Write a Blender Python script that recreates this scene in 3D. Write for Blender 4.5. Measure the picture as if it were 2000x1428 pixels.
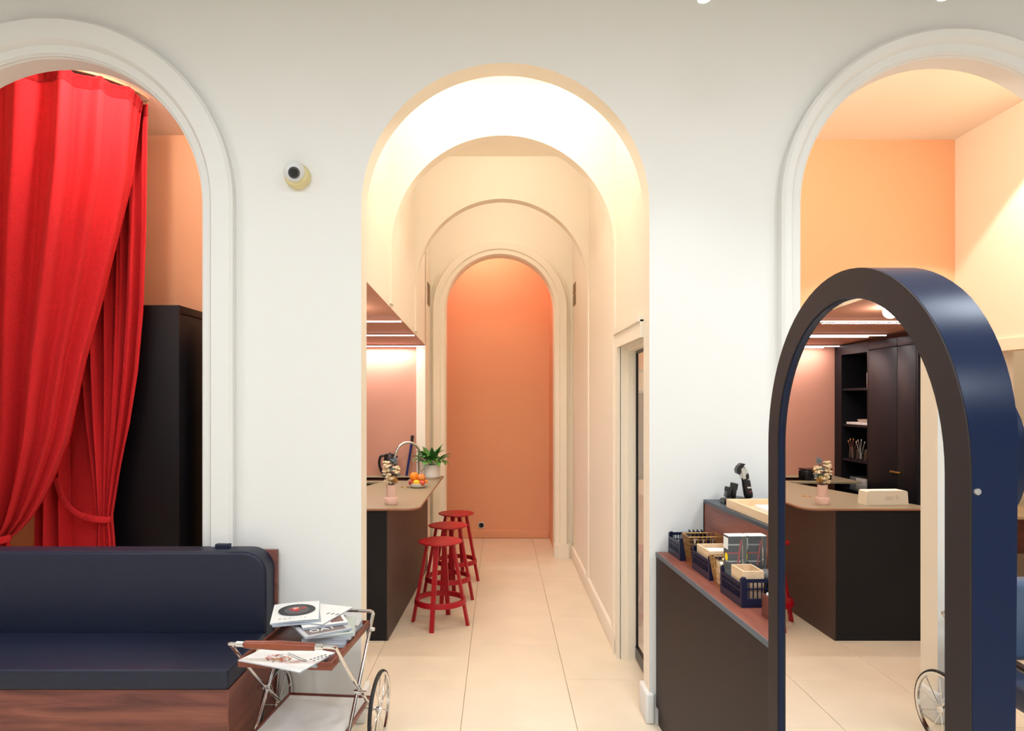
import bpy, bmesh, math, random
from mathutils import Vector, Matrix
R = math.radians
PI = math.pi
OW = ('first', 'second', 'third', 'fourth', 'fifth', 'sixth', 'seventh', 'eighth', 'ninth')
scene = bpy.context.scene
for o in list(bpy.data.objects): bpy.data.objects.remove(o, do_unlink=True)
COL = scene.collection
random.seed(7)

# ------------------------------------------------------------- camera, world, exposure
cam_d = bpy.data.cameras.new('camera'); cam = bpy.data.objects.new('camera', cam_d); COL.objects.link(cam)
cam.location = (0, 0, 1.75); cam.rotation_euler = (R(90), 0, 0)
cam_d.sensor_width = 36; cam_d.lens = 24.0; cam_d.shift_x = 0.0125; cam_d.shift_y = 0.033
cam_d.clip_start = 0.05
scene.camera = cam
scene.view_settings.view_transform = 'Standard'; scene.view_settings.look = 'None'
scene.view_settings.gamma = 1.0; scene.view_settings.use_curve_mapping = False
scene.view_settings.exposure = 0.0
wd = bpy.data.worlds.new('world'); scene.world = wd; wd.use_nodes = True
wd.node_tree.nodes['Background'].inputs[0].default_value = (1, .97, .93, 1)
wd.node_tree.nodes['Background'].inputs[1].default_value = 0.12

def lamp(kind, loc, power, color=(1, 1, 1), size=.3, aim=None, angle=90, blend=.6, parent=None, spread=None, size_y=None):
    d = bpy.data.lights.new('light', kind); d.energy = power; d.color = color
    if kind == 'AREA':
        d.shape = 'RECTANGLE' if size_y else 'DISK'; d.size = size
        if size_y: d.size_y = size_y
        if spread: d.spread = R(spread)
    elif kind == 'SPOT':
        d.spot_size = R(angle); d.spot_blend = blend; d.shadow_soft_size = size
    else: d.shadow_soft_size = size
    o = bpy.data.objects.new('light', d); COL.objects.link(o); o.location = loc
    v = (Vector(aim) - Vector(loc)) if aim is not None else Vector((0, 0, -1))
    o.rotation_euler = v.to_track_quat('-Z', 'Y').to_euler()
    if parent is not None:
        o.parent = parent; o.matrix_parent_inverse = wmat(parent).inverted()
    return o

# ------------------------------------------------------------- helpers
def wmat(o):
    m = o.matrix_basis.copy()
    while o.parent is not None:
        o = o.parent; m = o.matrix_basis @ m
    return m

def s2l(c):
    return tuple((x/255/12.92 if x/255 <= .04045 else ((x/255+.055)/1.055)**2.4) for x in c)

def mat(name, rgb, rough=.6, metal=0., noise=0., nscale=8., bump=0., bscale=200., spec=.5, emit=0., sheen=0., trans=0., ior=1.45, coat=0., alpha=1.):
    m = bpy.data.materials.new(name); m.use_nodes = True
    nt = m.node_tree; b = nt.nodes['Principled BSDF']; c = s2l(rgb)
    b.inputs['Base Color'].default_value = (*c, 1); b.inputs['Roughness'].default_value = rough
    b.inputs['Metallic'].default_value = metal; b.inputs['Specular IOR Level'].default_value = spec
    b.inputs['IOR'].default_value = ior
    b.inputs['Transmission Weight'].default_value = trans; b.inputs['Coat Weight'].default_value = coat
    b.inputs['Alpha'].default_value = alpha
    if sheen:
        b.inputs['Sheen Weight'].default_value = sheen; b.inputs['Sheen Tint'].default_value = (*[min(1, x*1.5+.1) for x in c], 1)
    if emit:
        b.inputs['Emission Color'].default_value = (*c, 1); b.inputs['Emission Strength'].default_value = emit
    if noise or bump:
        tc = nt.nodes.new('ShaderNodeTexCoord')
    if noise:
        n = nt.nodes.new('ShaderNodeTexNoise'); n.inputs['Scale'].default_value = nscale; n.inputs['Detail'].default_value = 5
        nt.links.new(tc.outputs['Object'], n.inputs['Vector'])
        r = nt.nodes.new('ShaderNodeValToRGB')
        r.color_ramp.elements[0].position = .3; r.color_ramp.elements[1].position = .7
        r.color_ramp.elements[0].color = (*[x*(1-noise) for x in c], 1); r.color_ramp.elements[1].color = (*[min(1, x*(1+noise)) for x in c], 1)
        nt.links.new(n.outputs['Fac'], r.inputs['Fac']); nt.links.new(r.outputs['Color'], b.inputs['Base Color'])
    if bump:
        n2 = nt.nodes.new('ShaderNodeTexNoise'); n2.inputs['Scale'].default_value = bscale; n2.inputs['Detail'].default_value = 3
        nt.links.new(tc.outputs['Object'], n2.inputs['Vector'])
        bp = nt.nodes.new('ShaderNodeBump'); bp.inputs['Strength'].default_value = bump; bp.inputs['Distance'].default_value = .002
        nt.links.new(n2.outputs['Fac'], bp.inputs['Height']); nt.links.new(bp.outputs['Normal'], b.inputs['Normal'])
    return m

def wood(name, c0, c1, c2, axis=0, rough=.42, scale=1.):
    """walnut-like grain running along one axis"""
    m = bpy.data.materials.new(name); m.use_nodes = True
    nt = m.node_tree; b = nt.nodes['Principled BSDF']; b.inputs['Roughness'].default_value = rough
    tc = nt.nodes.new('ShaderNodeTexCoord'); mp = nt.nodes.new('ShaderNodeMapping')
    sc = [9*scale, 9*scale, 9*scale]; sc[axis] = .8*scale
    mp.inputs['Scale'].default_value = sc
    nt.links.new(tc.outputs['Object'], mp.inputs['Vector'])
    n = nt.nodes.new('ShaderNodeTexNoise'); n.inputs['Scale'].default_value = 1.4; n.inputs['Detail'].default_value = 8
    n.inputs['Roughness'].default_value = .62; n.inputs['Distortion'].default_value = 1.1
    nt.links.new(mp.outputs['Vector'], n.inputs['Vector'])
    r = nt.nodes.new('ShaderNodeValToRGB'); cr = r.color_ramp
    cr.elements[0].position = .28; cr.elements[0].color = (*s2l(c0), 1)
    cr.elements[1].position = .74; cr.elements[1].color = (*s2l(c2), 1)
    e = cr.elements.new(.5); e.color = (*s2l(c1), 1)
    nt.links.new(n.outputs['Fac'], r.inputs['Fac']); nt.links.new(r.outputs['Color'], b.inputs['Base Color'])
    bp = nt.nodes.new('ShaderNodeBump'); bp.inputs['Strength'].default_value = .08; bp.inputs['Distance'].default_value = .002
    nt.links.new(n.outputs['Fac'], bp.inputs['Height']); nt.links.new(bp.outputs['Normal'], b.inputs['Normal'])
    return m

class MB:
    def __init__(s): s.bm = bmesh.new()
    def box(s, x0, x1, y0, y1, z0, z1, bevel=0, seg=2):
        g = bmesh.ops.create_cube(s.bm, size=1.0); vs = g['verts']
        for v in vs:
            v.co = Vector((x0+(v.co.x+.5)*(x1-x0), y0+(v.co.y+.5)*(y1-y0), z0+(v.co.z+.5)*(z1-z0)))
        if bevel:
            es = list({e for v in vs for e in v.link_edges})
            bmesh.ops.bevel(s.bm, geom=es, offset=bevel, segments=seg, affect='EDGES', profile=.5)
        return s
    def prism(s, pts, axis, a0, a1):
        """outline in a plane, extruded along axis ('x': pts=(y,z), 'y': pts=(x,z), 'z': pts=(x,y))"""
        def P(p, a):
            return {'x': (a, p[0], p[1]), 'y': (p[0], a, p[1]), 'z': (p[0], p[1], a)}[axis]
        f0 = [s.bm.verts.new(P(p, a0)) for p in pts]; f1 = [s.bm.verts.new(P(p, a1)) for p in pts]
        n = len(pts); fs = []
        fs.append(s.bm.faces.new(f0)); fs.append(s.bm.faces.new(list(reversed(f1))))
        for i in range(n):
            j = (i+1) % n; fs.append(s.bm.faces.new((f0[j], f0[i], f1[i], f1[j])))
        bmesh.ops.recalc_face_normals(s.bm, faces=fs)
        return s
    def cyl(s, p0, p1, r0, r1=None, seg=16, caps=True):
        return s.tube([p0, p1], r0, seg, radii=[r0, r0 if r1 is None else r1], caps=caps)
    def tube(s, pts, r, seg=10, closed=False, radii=None, caps=True, flat=None):
        pts = [Vector(p) for p in pts]; n = len(pts); rings = []; up = None
        for i, p in enumerate(pts):
            if closed: t = (pts[(i+1) % n]-pts[i-1])
            else: t = (pts[min(i+1, n-1)]-pts[max(i-1, 0)])
            t.normalize()
            if up is None:
                up = Vector((0, 0, 1)) if abs(t.z) < .9 else Vector((1, 0, 0))
            u = (up - t*up.dot(t)).normalized(); w = t.cross(u); up = u
            rr = radii[i] if radii else r
            ra, rb = (rr, rr) if flat is None else (rr*flat[0], rr*flat[1])
            rings.append([s.bm.verts.new(p + u*(ra*math.cos(2*PI*k/seg+PI/seg)) + w*(rb*math.sin(2*PI*k/seg+PI/seg))) for k in range(seg)])
        fs = []
        for i in range(n if closed else n-1):
            a, b = rings[i], rings[(i+1) % n]
            for k in range(seg):
                fs.append(s.bm.faces.new((a[k], a[(k+1) % seg], b[(k+1) % seg], b[k])))
        if caps and not closed:
            fs.append(s.bm.faces.new(rings[0])); fs.append(s.bm.faces.new(rings[-1]))
        bmesh.ops.recalc_face_normals(s.bm, faces=fs)
        return s
    def lathe(s, prof, c=(0, 0, 0), seg=28, axis='z', closed=False):
        c = Vector(c); rings = []
        for r, z in prof:
            ring = []
            for k in range(seg):
                a = 2*PI*k/seg
                v = {'z': (r*math.cos(a), r*math.sin(a), z), 'y': (r*math.cos(a), z, r*math.sin(a)), 'x': (z, r*math.cos(a), r*math.sin(a))}[axis]
                ring.append(s.bm.verts.new(c+Vector(v)))
            rings.append(ring)
        fs = []; m = len(rings)
        for i in range(m if closed else m-1):
            a, b = rings[i], rings[(i+1) % m]
            for k in range(seg):
                fs.append(s.bm.faces.new((a[k], a[(k+1) % seg], b[(k+1) % seg], b[k])))
        if not closed:
            if prof[0][0] > 1e-5: fs.append(s.bm.faces.new(rings[0]))
            if prof[-1][0] > 1e-5: fs.append(s.bm.faces.new(rings[-1]))
        bmesh.ops.remove_doubles(s.bm, verts=[v for r_ in rings for v in r_], dist=1e-6)
        bmesh.ops.recalc_face_normals(s.bm, faces=[f for f in fs if f.is_valid])
        return s
    def ball(s, c, r, sc=(1, 1, 1), seg=16, rings=10):
        g = bmesh.ops.create_uvsphere(s.bm, u_segments=seg, v_segments=rings, radius=r)
        for v in g['verts']: v.co = Vector(c)+Vector((v.co.x*sc[0], v.co.y*sc[1], v.co.z*sc[2]))
        return s
    def grid(s, fn, nu, nv, thick=0):
        V = [[s.bm.verts.new(fn(i/nu, j/nv)) for j in range(nv+1)] for i in range(nu+1)]
        fs = []
        for i in range(nu):
            for j in range(nv):
                fs.append(s.bm.faces.new((V[i][j], V[i+1][j], V[i+1][j+1], V[i][j+1])))
        if thick:
            bmesh.ops.solidify(s.bm, geom=fs, thickness=thick)
        return s
    def arch_sweep(s, cx, hc, prof, zb, zb2=None, nseg=40):
        """closed profile of (radius, y) swept up one jamb, round the arch and down the other"""
        zb2 = zb if zb2 is None else zb2
        path = [(-1, 0, zb)] + [(math.cos(PI-PI*i/nseg), math.sin(PI*i/nseg), hc) for i in range(nseg+1)] + [(1, 0, zb2)]
        rings = [[s.bm.verts.new((cx+dx*r, y, hz+dz*r)) for r, y in prof] for dx, dz, hz in path]
        fs = []; m = len(prof)
        for i in range(len(path)-1):
            for k in range(m):
                fs.append(s.bm.faces.new((rings[i][k], rings[i][(k+1) % m], rings[i+1][(k+1) % m], rings[i+1][k])))
        fs.append(s.bm.faces.new(rings[0])); fs.append(s.bm.faces.new(rings[-1]))
        bmesh.ops.recalc_face_normals(s.bm, faces=fs)
        return s
    def build(s, name, m, parent=None, world=True, smooth=True, label=None, angle=35):
        me = bpy.data.meshes.new(name); 
        s.bm.to_mesh(me); s.bm.free()
        o = bpy.data.objects.new(name, me); COL.objects.link(o)
        if parent is not None:
            if world: me.transform(wmat(parent).inverted())
            o.parent = parent
        for mm in (m if isinstance(m, (list, tuple)) else [m]): me.materials.append(mm)
        if smooth:
            me.shade_smooth(); me.set_sharp_from_angle(angle=R(angle))
        if label: o['label'] = label
        return o

def thing(name, label, cat, loc=(0, 0, 0), rotz=0, group=None):
    o = bpy.data.objects.new(name, None); COL.objects.link(o); o.empty_display_size = .05
    o.location = loc; o.rotation_euler = (0, 0, rotz); o['label'] = label; o['category'] = cat
    if group: o['group'] = group
    return o
def tag(o, label, cat, group=None):
    o['label'] = label; o['category'] = cat
    if group: o['group'] = group
    return o
def struct(o, label=None):
    o['kind'] = 'structure'
    if label: o['label'] = label
    return o
def clone(o, parent=None, name=None):
    c = o.copy(); COL.objects.link(c); c.parent = parent
    for ch in o.children: clone(ch, c)
    return c
def smooth_path(pts, n=8, closed=False):
    P = [Vector(p) for p in pts]; out = []; m = len(P)
    rng = range(m) if closed else range(m-1)
    for i in rng:
        p0 = P[i-1] if (closed or i > 0) else P[i]*2-P[i+1]
        p1, p2 = P[i], P[(i+1) % m]
        p3 = P[(i+2) % m] if (closed or i+2 < m) else p2*2-p1
        for k in range(n):
            t = k/n
            out.append(.5*((2*p1)+(-p0+p2)*t+(2*p0-5*p1+4*p2-p3)*t*t+(-p0+3*p1-3*p2+p3)*t**3))
    if not closed: out.append(P[-1])
    return out
def lerp(a, b, t): return a+(b-a)*t
def interp(tab, t):
    for (a, va), (b, vb) in zip(tab, tab[1:]):
        if t <= b: return va+(vb-va)*(t-a)/(b-a)
    return tab[-1][1]
def text(name, s, size, m, parent, loc, rot, depth=.0004, align='CENTER', spacing=1.):
    c = bpy.data.curves.new(name, 'FONT'); c.body = s; c.size = size; c.extrude = depth; c.align_x = align; c.align_y = 'CENTER'
    c.space_character = spacing; c.resolution_u = 3
    t = bpy.data.objects.new('tmp', c)
    me = bpy.data.meshes.new_from_object(t); bpy.data.objects.remove(t); me.name = name
    me.materials.clear(); me.materials.append(m)
    o = bpy.data.objects.new(name, me); COL.objects.link(o); o.parent = parent
    o.location = loc; o.rotation_euler = rot
    return o

# ------------------------------------------------------------- materials
WHITE = mat('white wall paint', (236, 234, 230), .75, bump=.03, bscale=60, spec=.25)
CREAM = mat('cream wall paint', (250, 238, 219), .7, bump=.03, bscale=60, spec=.25)
CREAMW = mat('pale ceiling paint', (252, 240, 226), .8, spec=.2)
ORANGE = mat('orange wall paint', (242, 183, 143), .75, bump=.03, bscale=60, spec=.2)
TERRA = mat('terracotta wall paint', (236, 174, 136), .75, bump=.03, bscale=60, spec=.2)
SALMON = mat('salmon kitchen paint', (206, 148, 124), .7, bump=.03, bscale=60, spec=.25)
PEACH = mat('peach wall paint', (252, 236, 216), .75, spec=.2)
TILE = mat('cream floor tile', (240, 225, 200), .38, noise=.035, nscale=3.5, bump=.02, bscale=90, spec=.4)
GROUT = mat('floor grout', (196, 172, 140), .9)
NAVY = mat('navy upholstery', (25, 30, 50), .42, noise=.05, nscale=30, bump=.12, bscale=900, spec=.45)
RED = mat('red curtain fabric', (216, 44, 50), .85, noise=.08, nscale=60, bump=.35, bscale=700, spec=.15, sheen=.35)
REDMETAL = mat('red lacquered steel', (170, 12, 30), .42, spec=.45)
CHAR = mat('charcoal laminate', (30, 30, 32), .6, noise=.06, nscale=40, spec=.25)
BROWNP = mat('dark brown laminate', (74, 56, 52), .5, noise=.05, nscale=30)
BLACKCAB = mat('black oak cabinet', (18, 17, 22), .48, noise=.12, nscale=25, bump=.05, bscale=120, spec=.3)
WORKTOP = mat('beige worktop', (152, 138, 108), .38, noise=.04, nscale=60)
EDGE = mat('worktop edge', (150, 100, 74), .5)
WALNUT_X = wood('walnut veneer along x', (70, 34, 30), (112, 60, 50), (146, 86, 66), 0)
WALNUT_Y = wood('walnut veneer along y', (92, 44, 36), (136, 76, 60), (164, 98, 78), 1)
WALNUT_Z = wood('walnut veneer upright', (74, 38, 30), (118, 66, 52), (150, 90, 68), 2)
TRAYWOOD = wood('red brown tray wood', (84, 34, 24), (124, 58, 40), (146, 74, 52), 0, .35)
HANDLE = wood('polished handle wood', (104, 44, 26), (138, 66, 40), (158, 84, 54), 0, .25)
LIGHTWOOD = wood('pale beech', (226, 190, 148), (238, 204, 164), (246, 216, 178), 1)
CHROME = mat('chrome', (225, 225, 225), .08, 1.)
STEEL = mat('brushed steel', (190, 190, 190), .3, 1.)
BRASS = mat('brass wire', (214, 170, 104), .3, 1.)
RUBBER = mat('black rubber', (34, 32, 32), .6)
BLACKP = mat('black plastic', (18, 18, 20), .3)
NAVYP = mat('navy crate plastic', (24, 30, 56), .38)
NAVYRIM = mat('navy lacquer', (4, 26, 60), .3, spec=.3)
FRAMEF = mat('dark brown frame laminate', (46, 38, 38), .55, spec=.3, noise=.04, nscale=40)
MIRROR = mat('mirror glass', (242, 240, 238), .0, 1.)
PAPER = mat('white paper', (240, 238, 234), .7)
PAPERG = mat('grey page edges', (178, 184, 194), .8)
PORCE = mat('white glazed ceramic', (238, 234, 226), .3)
PINKC = mat('pink ceramic', (238, 200, 184), .55)
GLASS = mat('clear glass', (240, 245, 245), .02, trans=1., ior=1.45)
CLEARP = mat('clear packaging', (235, 240, 238), .08, trans=.9, ior=1.2)
SILVER = mat('silver plastic', (200, 198, 194), .25, .7)
GREYG = mat('grille grey', (176, 152, 126), .6)
EMW = mat('lamp lens', (255, 252, 246), .5, emit=14.)
EMLED = mat('led diffuser', (250, 244, 255), .5, emit=9.)
def flat(name, rgb, rough=.7): return mat(name, rgb, rough)
# ============================================================= the setting
CH = 3.95                       # ceiling height
FW0, FW1 = 3.69, 3.84           # front wall faces
CXL, CXR = -.765, .815          # corridor wall faces
A_L = (-2.41, .806, 2.80); A_C = (.033, .779, 2.79); A_R = (2.44, .812, 2.80)

def arch_pts(cx, r, hc, zb, n=48):
    return [(cx-r, zb)] + [(cx-r*math.cos(PI*i/n), hc+r*math.sin(PI*i/n)) for i in range(n+1)] + [(cx+r, zb)]

def arched_wall(name, x0, x1, arches, y0, y1, mats, pick, zb=0, zl=None, zt=CH):
    out = [(x0, zb if zl is None else zl)]
    for (cx, r, hc) in arches:
        pts = arch_pts(cx, r, hc, zb)
        if zl is not None: pts[0] = (pts[0][0], zl)
        out += pts
    out += [(x1, zb), (x1, zt), (x0, zt)]
    mb = MB(); mb.prism(out, 'y', y0, y1)
    o = mb.build(name, mats)
    for p in o.data.polygons: p.material_index = pick(p.normal, p.center)
    return struct(o)

# floor: grout bed with separate tiles
fl = struct(MB().box(-4.7, 6.0, -3.0, 8.7, -.1, -.008).build('floor', GROUT))
JX = [-.205+.62*i for i in range(-8, 11)]
tile_me = {}
def tile(x0, x1, y0, y1):
    w, d = round(x1-x0, 4), round(y1-y0, 4)
    if (w, d) not in tile_me:
        m = MB().box(-w/2+.0015, w/2-.0015, -d/2+.0015, d/2-.0015, -.012, 0, bevel=.0015, seg=1).build('floor_tile', TILE, smooth=False)
        tile_me[(w, d)] = m.data; o = m
    else:
        o = bpy.data.objects.new('floor_tile', tile_me[(w, d)]); COL.objects.link(o)
    o.parent = fl; o.location = ((x0+x1)/2, (y0+y1)/2, 0)
for i in range(len(JX)-1):
    off = 4.26 if i % 2 == 1 else 4.26-.62
    ys = [off+1.24*k for k in range(-6, 5)]
    ys = [y for y in ys if -3.0 < y < 8.66]
    ys = [-3.0]+ys+[8.66]
    for a, b in zip(ys, ys[1:]):
        if b-a > .05: tile(JX[i], JX[i+1], a, b)

# front wall with its three arches
def pick_front(n, c):
    if n.y < -.5: return 0
    if n.y > .5: return 1
    return 1 if abs(c.x) < 1.0 else 0
arched_wall('wall_front', -4.7, 4.7, [A_L, A_C, A_R], FW0, FW1, [WHITE, CREAM], pick_front, zt=4.2)
# mouldings round the two side arches
for n, (cx, r, hc), ro in ((1, A_L, .99), (2, A_R, .935)):
    prof = [(r-.006, FW1-.005), (r-.006, FW0+.02), (r+.012, FW0-.012), (r+.05, FW0-.02), (r+.058, FW0-.042), (r+.07, FW0-.055), (ro-.016, FW0-.065),
            (ro, FW0-.052), (ro, FW0+.01), (r+.02, FW0+.01), (r+.004, FW1-.005)]
    struct(MB().arch_sweep(cx, hc, prof, 0).build('trim_%d' % n, WHITE, angle=25))

# baseboards on the front wall piers
def bb(name, m, x0, x1, y0, y1, h=.14, b=.012):
    return struct(MB().box(x0, x1, y0, y1, 0, h, bevel=b, seg=3).build(name, m))
bb('baseboard_front', WHITE, -1.19, A_C[0]-A_C[1]+.02, FW0-.016, FW0+.02)
bb('baseboard_front', WHITE, A_C[0]+A_C[1]-.022, .838, FW0-.02, FW1+.02, .165)
bb('baseboard_front', WHITE, A_C[0]-A_C[1]-.02, A_C[0]-A_C[1]+.022, FW0-.018, FW1+.01, .165)

# corridor right wall with a doorway
out = [(FW1, 0), (3.845, 0), (3.845, 2.10), (4.60, 2.10), (4.60, 0), (7.6, 0), (7.6, CH), (FW1, CH)]
o = struct(MB().prism(out, 'x', CXR, CXR+.12).build('wall_corridor_right', [CREAM, PEACH]))
for p in o.data.polygons: p.material_index = 1 if p.normal.x > .5 else 0
bb('baseboard_right', CREAM, CXR-.022, CXR+.01, 4.66, 7.55, .135)
# door casing and the dark framed glass door set in it
cs = MB()
cs.prism([(3.845, 2.10), (3.845, 2.20), (4.69, 2.20), (4.69, 0), (4.60, 0), (4.60, 2.10)], 'x', CXR-.022, CXR+.004)
struct(cs.build('trim_3', CREAM))
cs = MB()
cs.prism([(3.845, 2.19), (3.845, 2.225), (4.715, 2.225), (4.715, 0), (4.68, 0), (4.68, 2.19)], 'x', CXR-.034, CXR+.004)
struct(cs.build('trim_4', CREAM))
cs = MB()
cs.prism([(3.846, 2.075), (3.846, 2.10), (4.60, 2.10), (4.60, 0), (4.575, 0), (4.575, 2.075)], 'x', CXR+.05, CXR+.12)
struct(cs.build('trim_5', CREAM))
d1 = thing('door_1', 'glass door in slim black frame inside the cream doorway', 'door', (CXR+.10, 4.2, 0)); d1['kind'] = 'structure'
f = MB(); f.prism([(3.86, .02), (3.86, 2.07), (4.573, 2.07), (4.573, .02)], 'x', CXR+.107, CXR+.109)
f.build('pane', GLASS, d1, smooth=False)
f = MB(); f.box(CXR+.10, CXR+.118, 4.562, 4.574, .02, 2.07); f.box(CXR+.10, CXR+.118, 3.847, 3.86, .02, 2.07)
f.box(CXR+.10, CXR+.118, 3.86, 4.562, 2.055, 2.07); f.box(CXR+.095, CXR+.118, 3.86, 4.562, .02, .10)
f.build('door_frame', BLACKP, d1, smooth=False)

# corridor left wall above the kitchen opening, and the pier at its far end
def slab_z(y): return 2.43-.0379*(y-3.8)
out = [(FW1, slab_z(FW1)+.004), (7.1, slab_z(7.1)+.004), (7.1, 4.2), (FW1, 4.2)]
struct(MB().prism(out, 'x', CXL-.10, CXL).build('wall_corridor_left', CREAM))
struct(MB().box(CXL-.092, CXL, 7.06, 7.6, 0, CH).build('wall_kitchen_pier', CREAM))
# transverse arches
arched_wall('wall_arch_near', CXL, CXR, [(.025, .776, 2.815)], 4.76, 4.88, [CREAM], lambda n, c: 0, zl=slab_z(4.88)+.03)
arched_wall('wall_arch_middle', CXL, CXR, [(.025, .776, 2.79)], 6.18, 6.30, [CREAM], lambda n, c: 0, zl=slab_z(6.3)+.03)
arched_wall('wall_arch_far', -1.4, 1.4, [(.008, .605, 2.75)], 7.6, 7.75, [CREAM, TERRA], lambda n, c: 1 if n.y > .5 else 0)
r = .605
prof = [(r-.004, 7.745), (r-.004, 7.60), (r+.01, 7.57), (r+.05, 7.565), (r+.062, 7.545), (r+.13, 7.535), (r+.145, 7.55), (r+.15, 7.575), (r+.172, 7.58), (r+.175, 7.61), (r+.02, 7.61), (r+.004, 7.745)]
struct(MB().arch_sweep(.008, 2.75, prof, 0).build('trim_6', CREAM, angle=25))
for sx in (-1, 1):
    xa = .008+sx*.695
    pl = MB(); hw = .096
    pl.prism([(xa-hw, 7.6), (xa-hw, 7.53), (xa-hw+.035, 7.50), (xa+hw-.035, 7.50), (xa+hw, 7.53), (xa+hw, 7.6)], 'z', 0, .15)
    struct(pl.build('baseboard_arch', CREAM, smooth=False))
# end niche
struct(MB().box(-1.5, .7, 8.6, 8.7, 0, CH).build('wall_back', TERRA))
struct(MB().box(.63, .7, 7.75, 8.6, 0, CH).build('wall_niche_right', TERRA))
struct(MB().box(-1.5, -1.4, 7.75, 8.6, 0, CH).build('wall_niche_left', TERRA))
bb('baseboard_back', TERRA, -1.4, .63, 8.582, 8.61, .11)
# kitchen shell
z0, z1 = slab_z(FW1), slab_z(7.1)
sl = MB(); plan = [(CXL-.002, FW1), (CXL-.002, 7.2), (-1.96, 7.2), (-1.96, 5.0), (-1.62, FW1)]
lo = [sl.bm.verts.new((x, y, slab_z(y))) for x, y in plan]; hi = [sl.bm.verts.new((x, y, slab_z(y)+.05)) for x, y in plan]
sl.bm.faces.new(lo); sl.bm.faces.new(hi)
for k in range(5): sl.bm.faces.new((lo[k], lo[(k+1) % 5], hi[(k+1) % 5], hi[k]))
bmesh.ops.recalc_face_normals(sl.bm, faces=sl.bm.faces[:])
struct(sl.build('ceiling_kitchen', SALMON))
struct(MB().box(-2.55, CXL-.09, 7.1, 7.2, 0, 2.45).build('wall_kitchen_back', SALMON))
struct(MB().box(-2.55, -2.47, 6.15, 7.2, 0, 2.45).build('wall_kitchen_left', SALMON))
# room behind the left arch
out = [(-4.7, 0), (-2.47, 0), (-2.47, 2.43), (CXL-.1, 2.44), (CXL-.1, 4.2), (-4.7, 4.2)]
struct(MB().prism(out, 'y', 6.15, 6.25).build('wall_left_room_back', ORANGE))
struct(MB().box(-4.7, -4.6, FW1, 6.15, 0, 4.2).build('wall_left_room_side', ORANGE))
# room behind the right arch
struct(MB().box(CXR+.12, 3.98, 5.78, 5.9, 0, CH).build('wall_right_room_back', ORANGE))
out = [(FW1, 0), (3.95, 0), (3.95, 2.12), (5.28, 2.12), (5.28, 0), (5.78, 0), (5.78, CH), (FW1, CH)]
struct(MB().prism(out, 'x', 3.86, 3.98).build('wall_right_room_side', PEACH))
cs = MB(); cs.prism([(3.90, 0), (3.90, 2.21), (5.37, 2.21), (5.37, 0), (5.28, 0), (5.28, 2.12), (3.95, 2.12), (3.95, 0)], 'x', 3.83, 3.865)
struct(cs.build('trim_7', PEACH))
struct(MB().box(3.98, 6.0, 6.3, 6.4, 0, CH).build('wall_side_room_back', CREAM))
struct(MB().box(5.9, 6.0, FW1, 6.3, 0, CH).build('wall_side_room_side', CREAM))
# front room shell (camera side)
struct(MB().box(-4.7, -4.6, -3.0, FW0, 0, CH).build('wall_left', WHITE))
struct(MB().box(4.6, 4.7, -3.0, FW0, 0, CH).build('wall_right', WHITE))
struct(MB().box(-4.7, 4.7, -3.1, -3.0, 0, CH).build('wall_rear', WHITE))
# ceilings
for nm, m, x0, x1, y0, y1 in (('ceiling', WHITE, -4.7, 4.7, -3.1, FW0), ('ceiling_corridor', CREAM, CXL-.1, CXR+.12, FW1, 7.75), ('ceiling_niche', TERRA, -1.5, .7, 7.75, 8.7),
                              ('ceiling_right_room', CREAMW, CXR+.12, 6.0, FW1, 6.4)):
    struct(MB().box(x0, x1, y0, y1, CH, CH+.08).build(nm, m))
struct(MB().box(-4.7, CXL-.1, FW1, 6.25, 4.13, 4.2).build('ceiling_left_room', CREAMW))
# two small ventilation grilles on the corridor walls beside the far arch
for sx, x, lab in ((-1, CXL, 'small slatted vent grille high on the left corridor wall'), (1, CXR, 'small slatted vent grille high on the right corridor wall')):
    v = thing('vent_grille', lab, 'vent', (x, 7.36, 2.76), group='vent grilles beside the far arch')
    for k in range(2):
        z = 2.762+k*.125
        MB().box(x-sx*.006 if sx > 0 else x, x if sx > 0 else x+.006, 7.24, 7.46, z, z+.112).build('panel', GREYG, v)
        for j in range(9):
            a, b = (x-.011, x-.003) if sx > 0 else (x+.003, x+.011)
            MB().box(a, b, 7.248, 7.452, z+.006+j*.012, z+.011+j*.012).build('slat', GREYG, v, smooth=False)
# wall socket on the far terracotta wall
sk = thing('wall_socket', 'small white wall socket on the far terracotta wall', 'socket', (-.225, 8.6, .165))
MB().box(-.265, -.185, 8.59, 8.6, .125, .205, bevel=.004).build('plate', mat('socket plate', (206, 198, 190), .4), sk)
MB().lathe([(.030, 0), (.030, -.004), (.026, -.006), (.02, -.002), (0, -.002)], (-.225, 8.59, .165), 24, 'y').build('insert', BLACKP, sk)

# ============================================================= lamps
WARM = (1, .93, .84); NEUT = (1, .955, .90); COOL = (.86, .955, 1.05)
def recessed(name, label, x, y, power, color, r=.05, group=None, kind='SPOT', angle=120, blend=.8, size=.06, aim=None, z=CH):
    t = thing(name, label, 'light', (x, y, z), group=group)
    MB().lathe([(r+.02, 0), (r+.02, -.006), (r+.005, -.008), (r, -.003), (r, 0)], (x, y, z), 24).build('rim', WHITE, t)
    MB().lathe([(0, -.002), (r, -.002), (r, -.0005), (0, -.0005)], (x, y, z), 24).build('lens', EMW, t)
    lamp(kind, (x, y, z-.03), power, color, size=size, angle=angle, blend=blend, parent=t, aim=aim)
    return t

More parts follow.
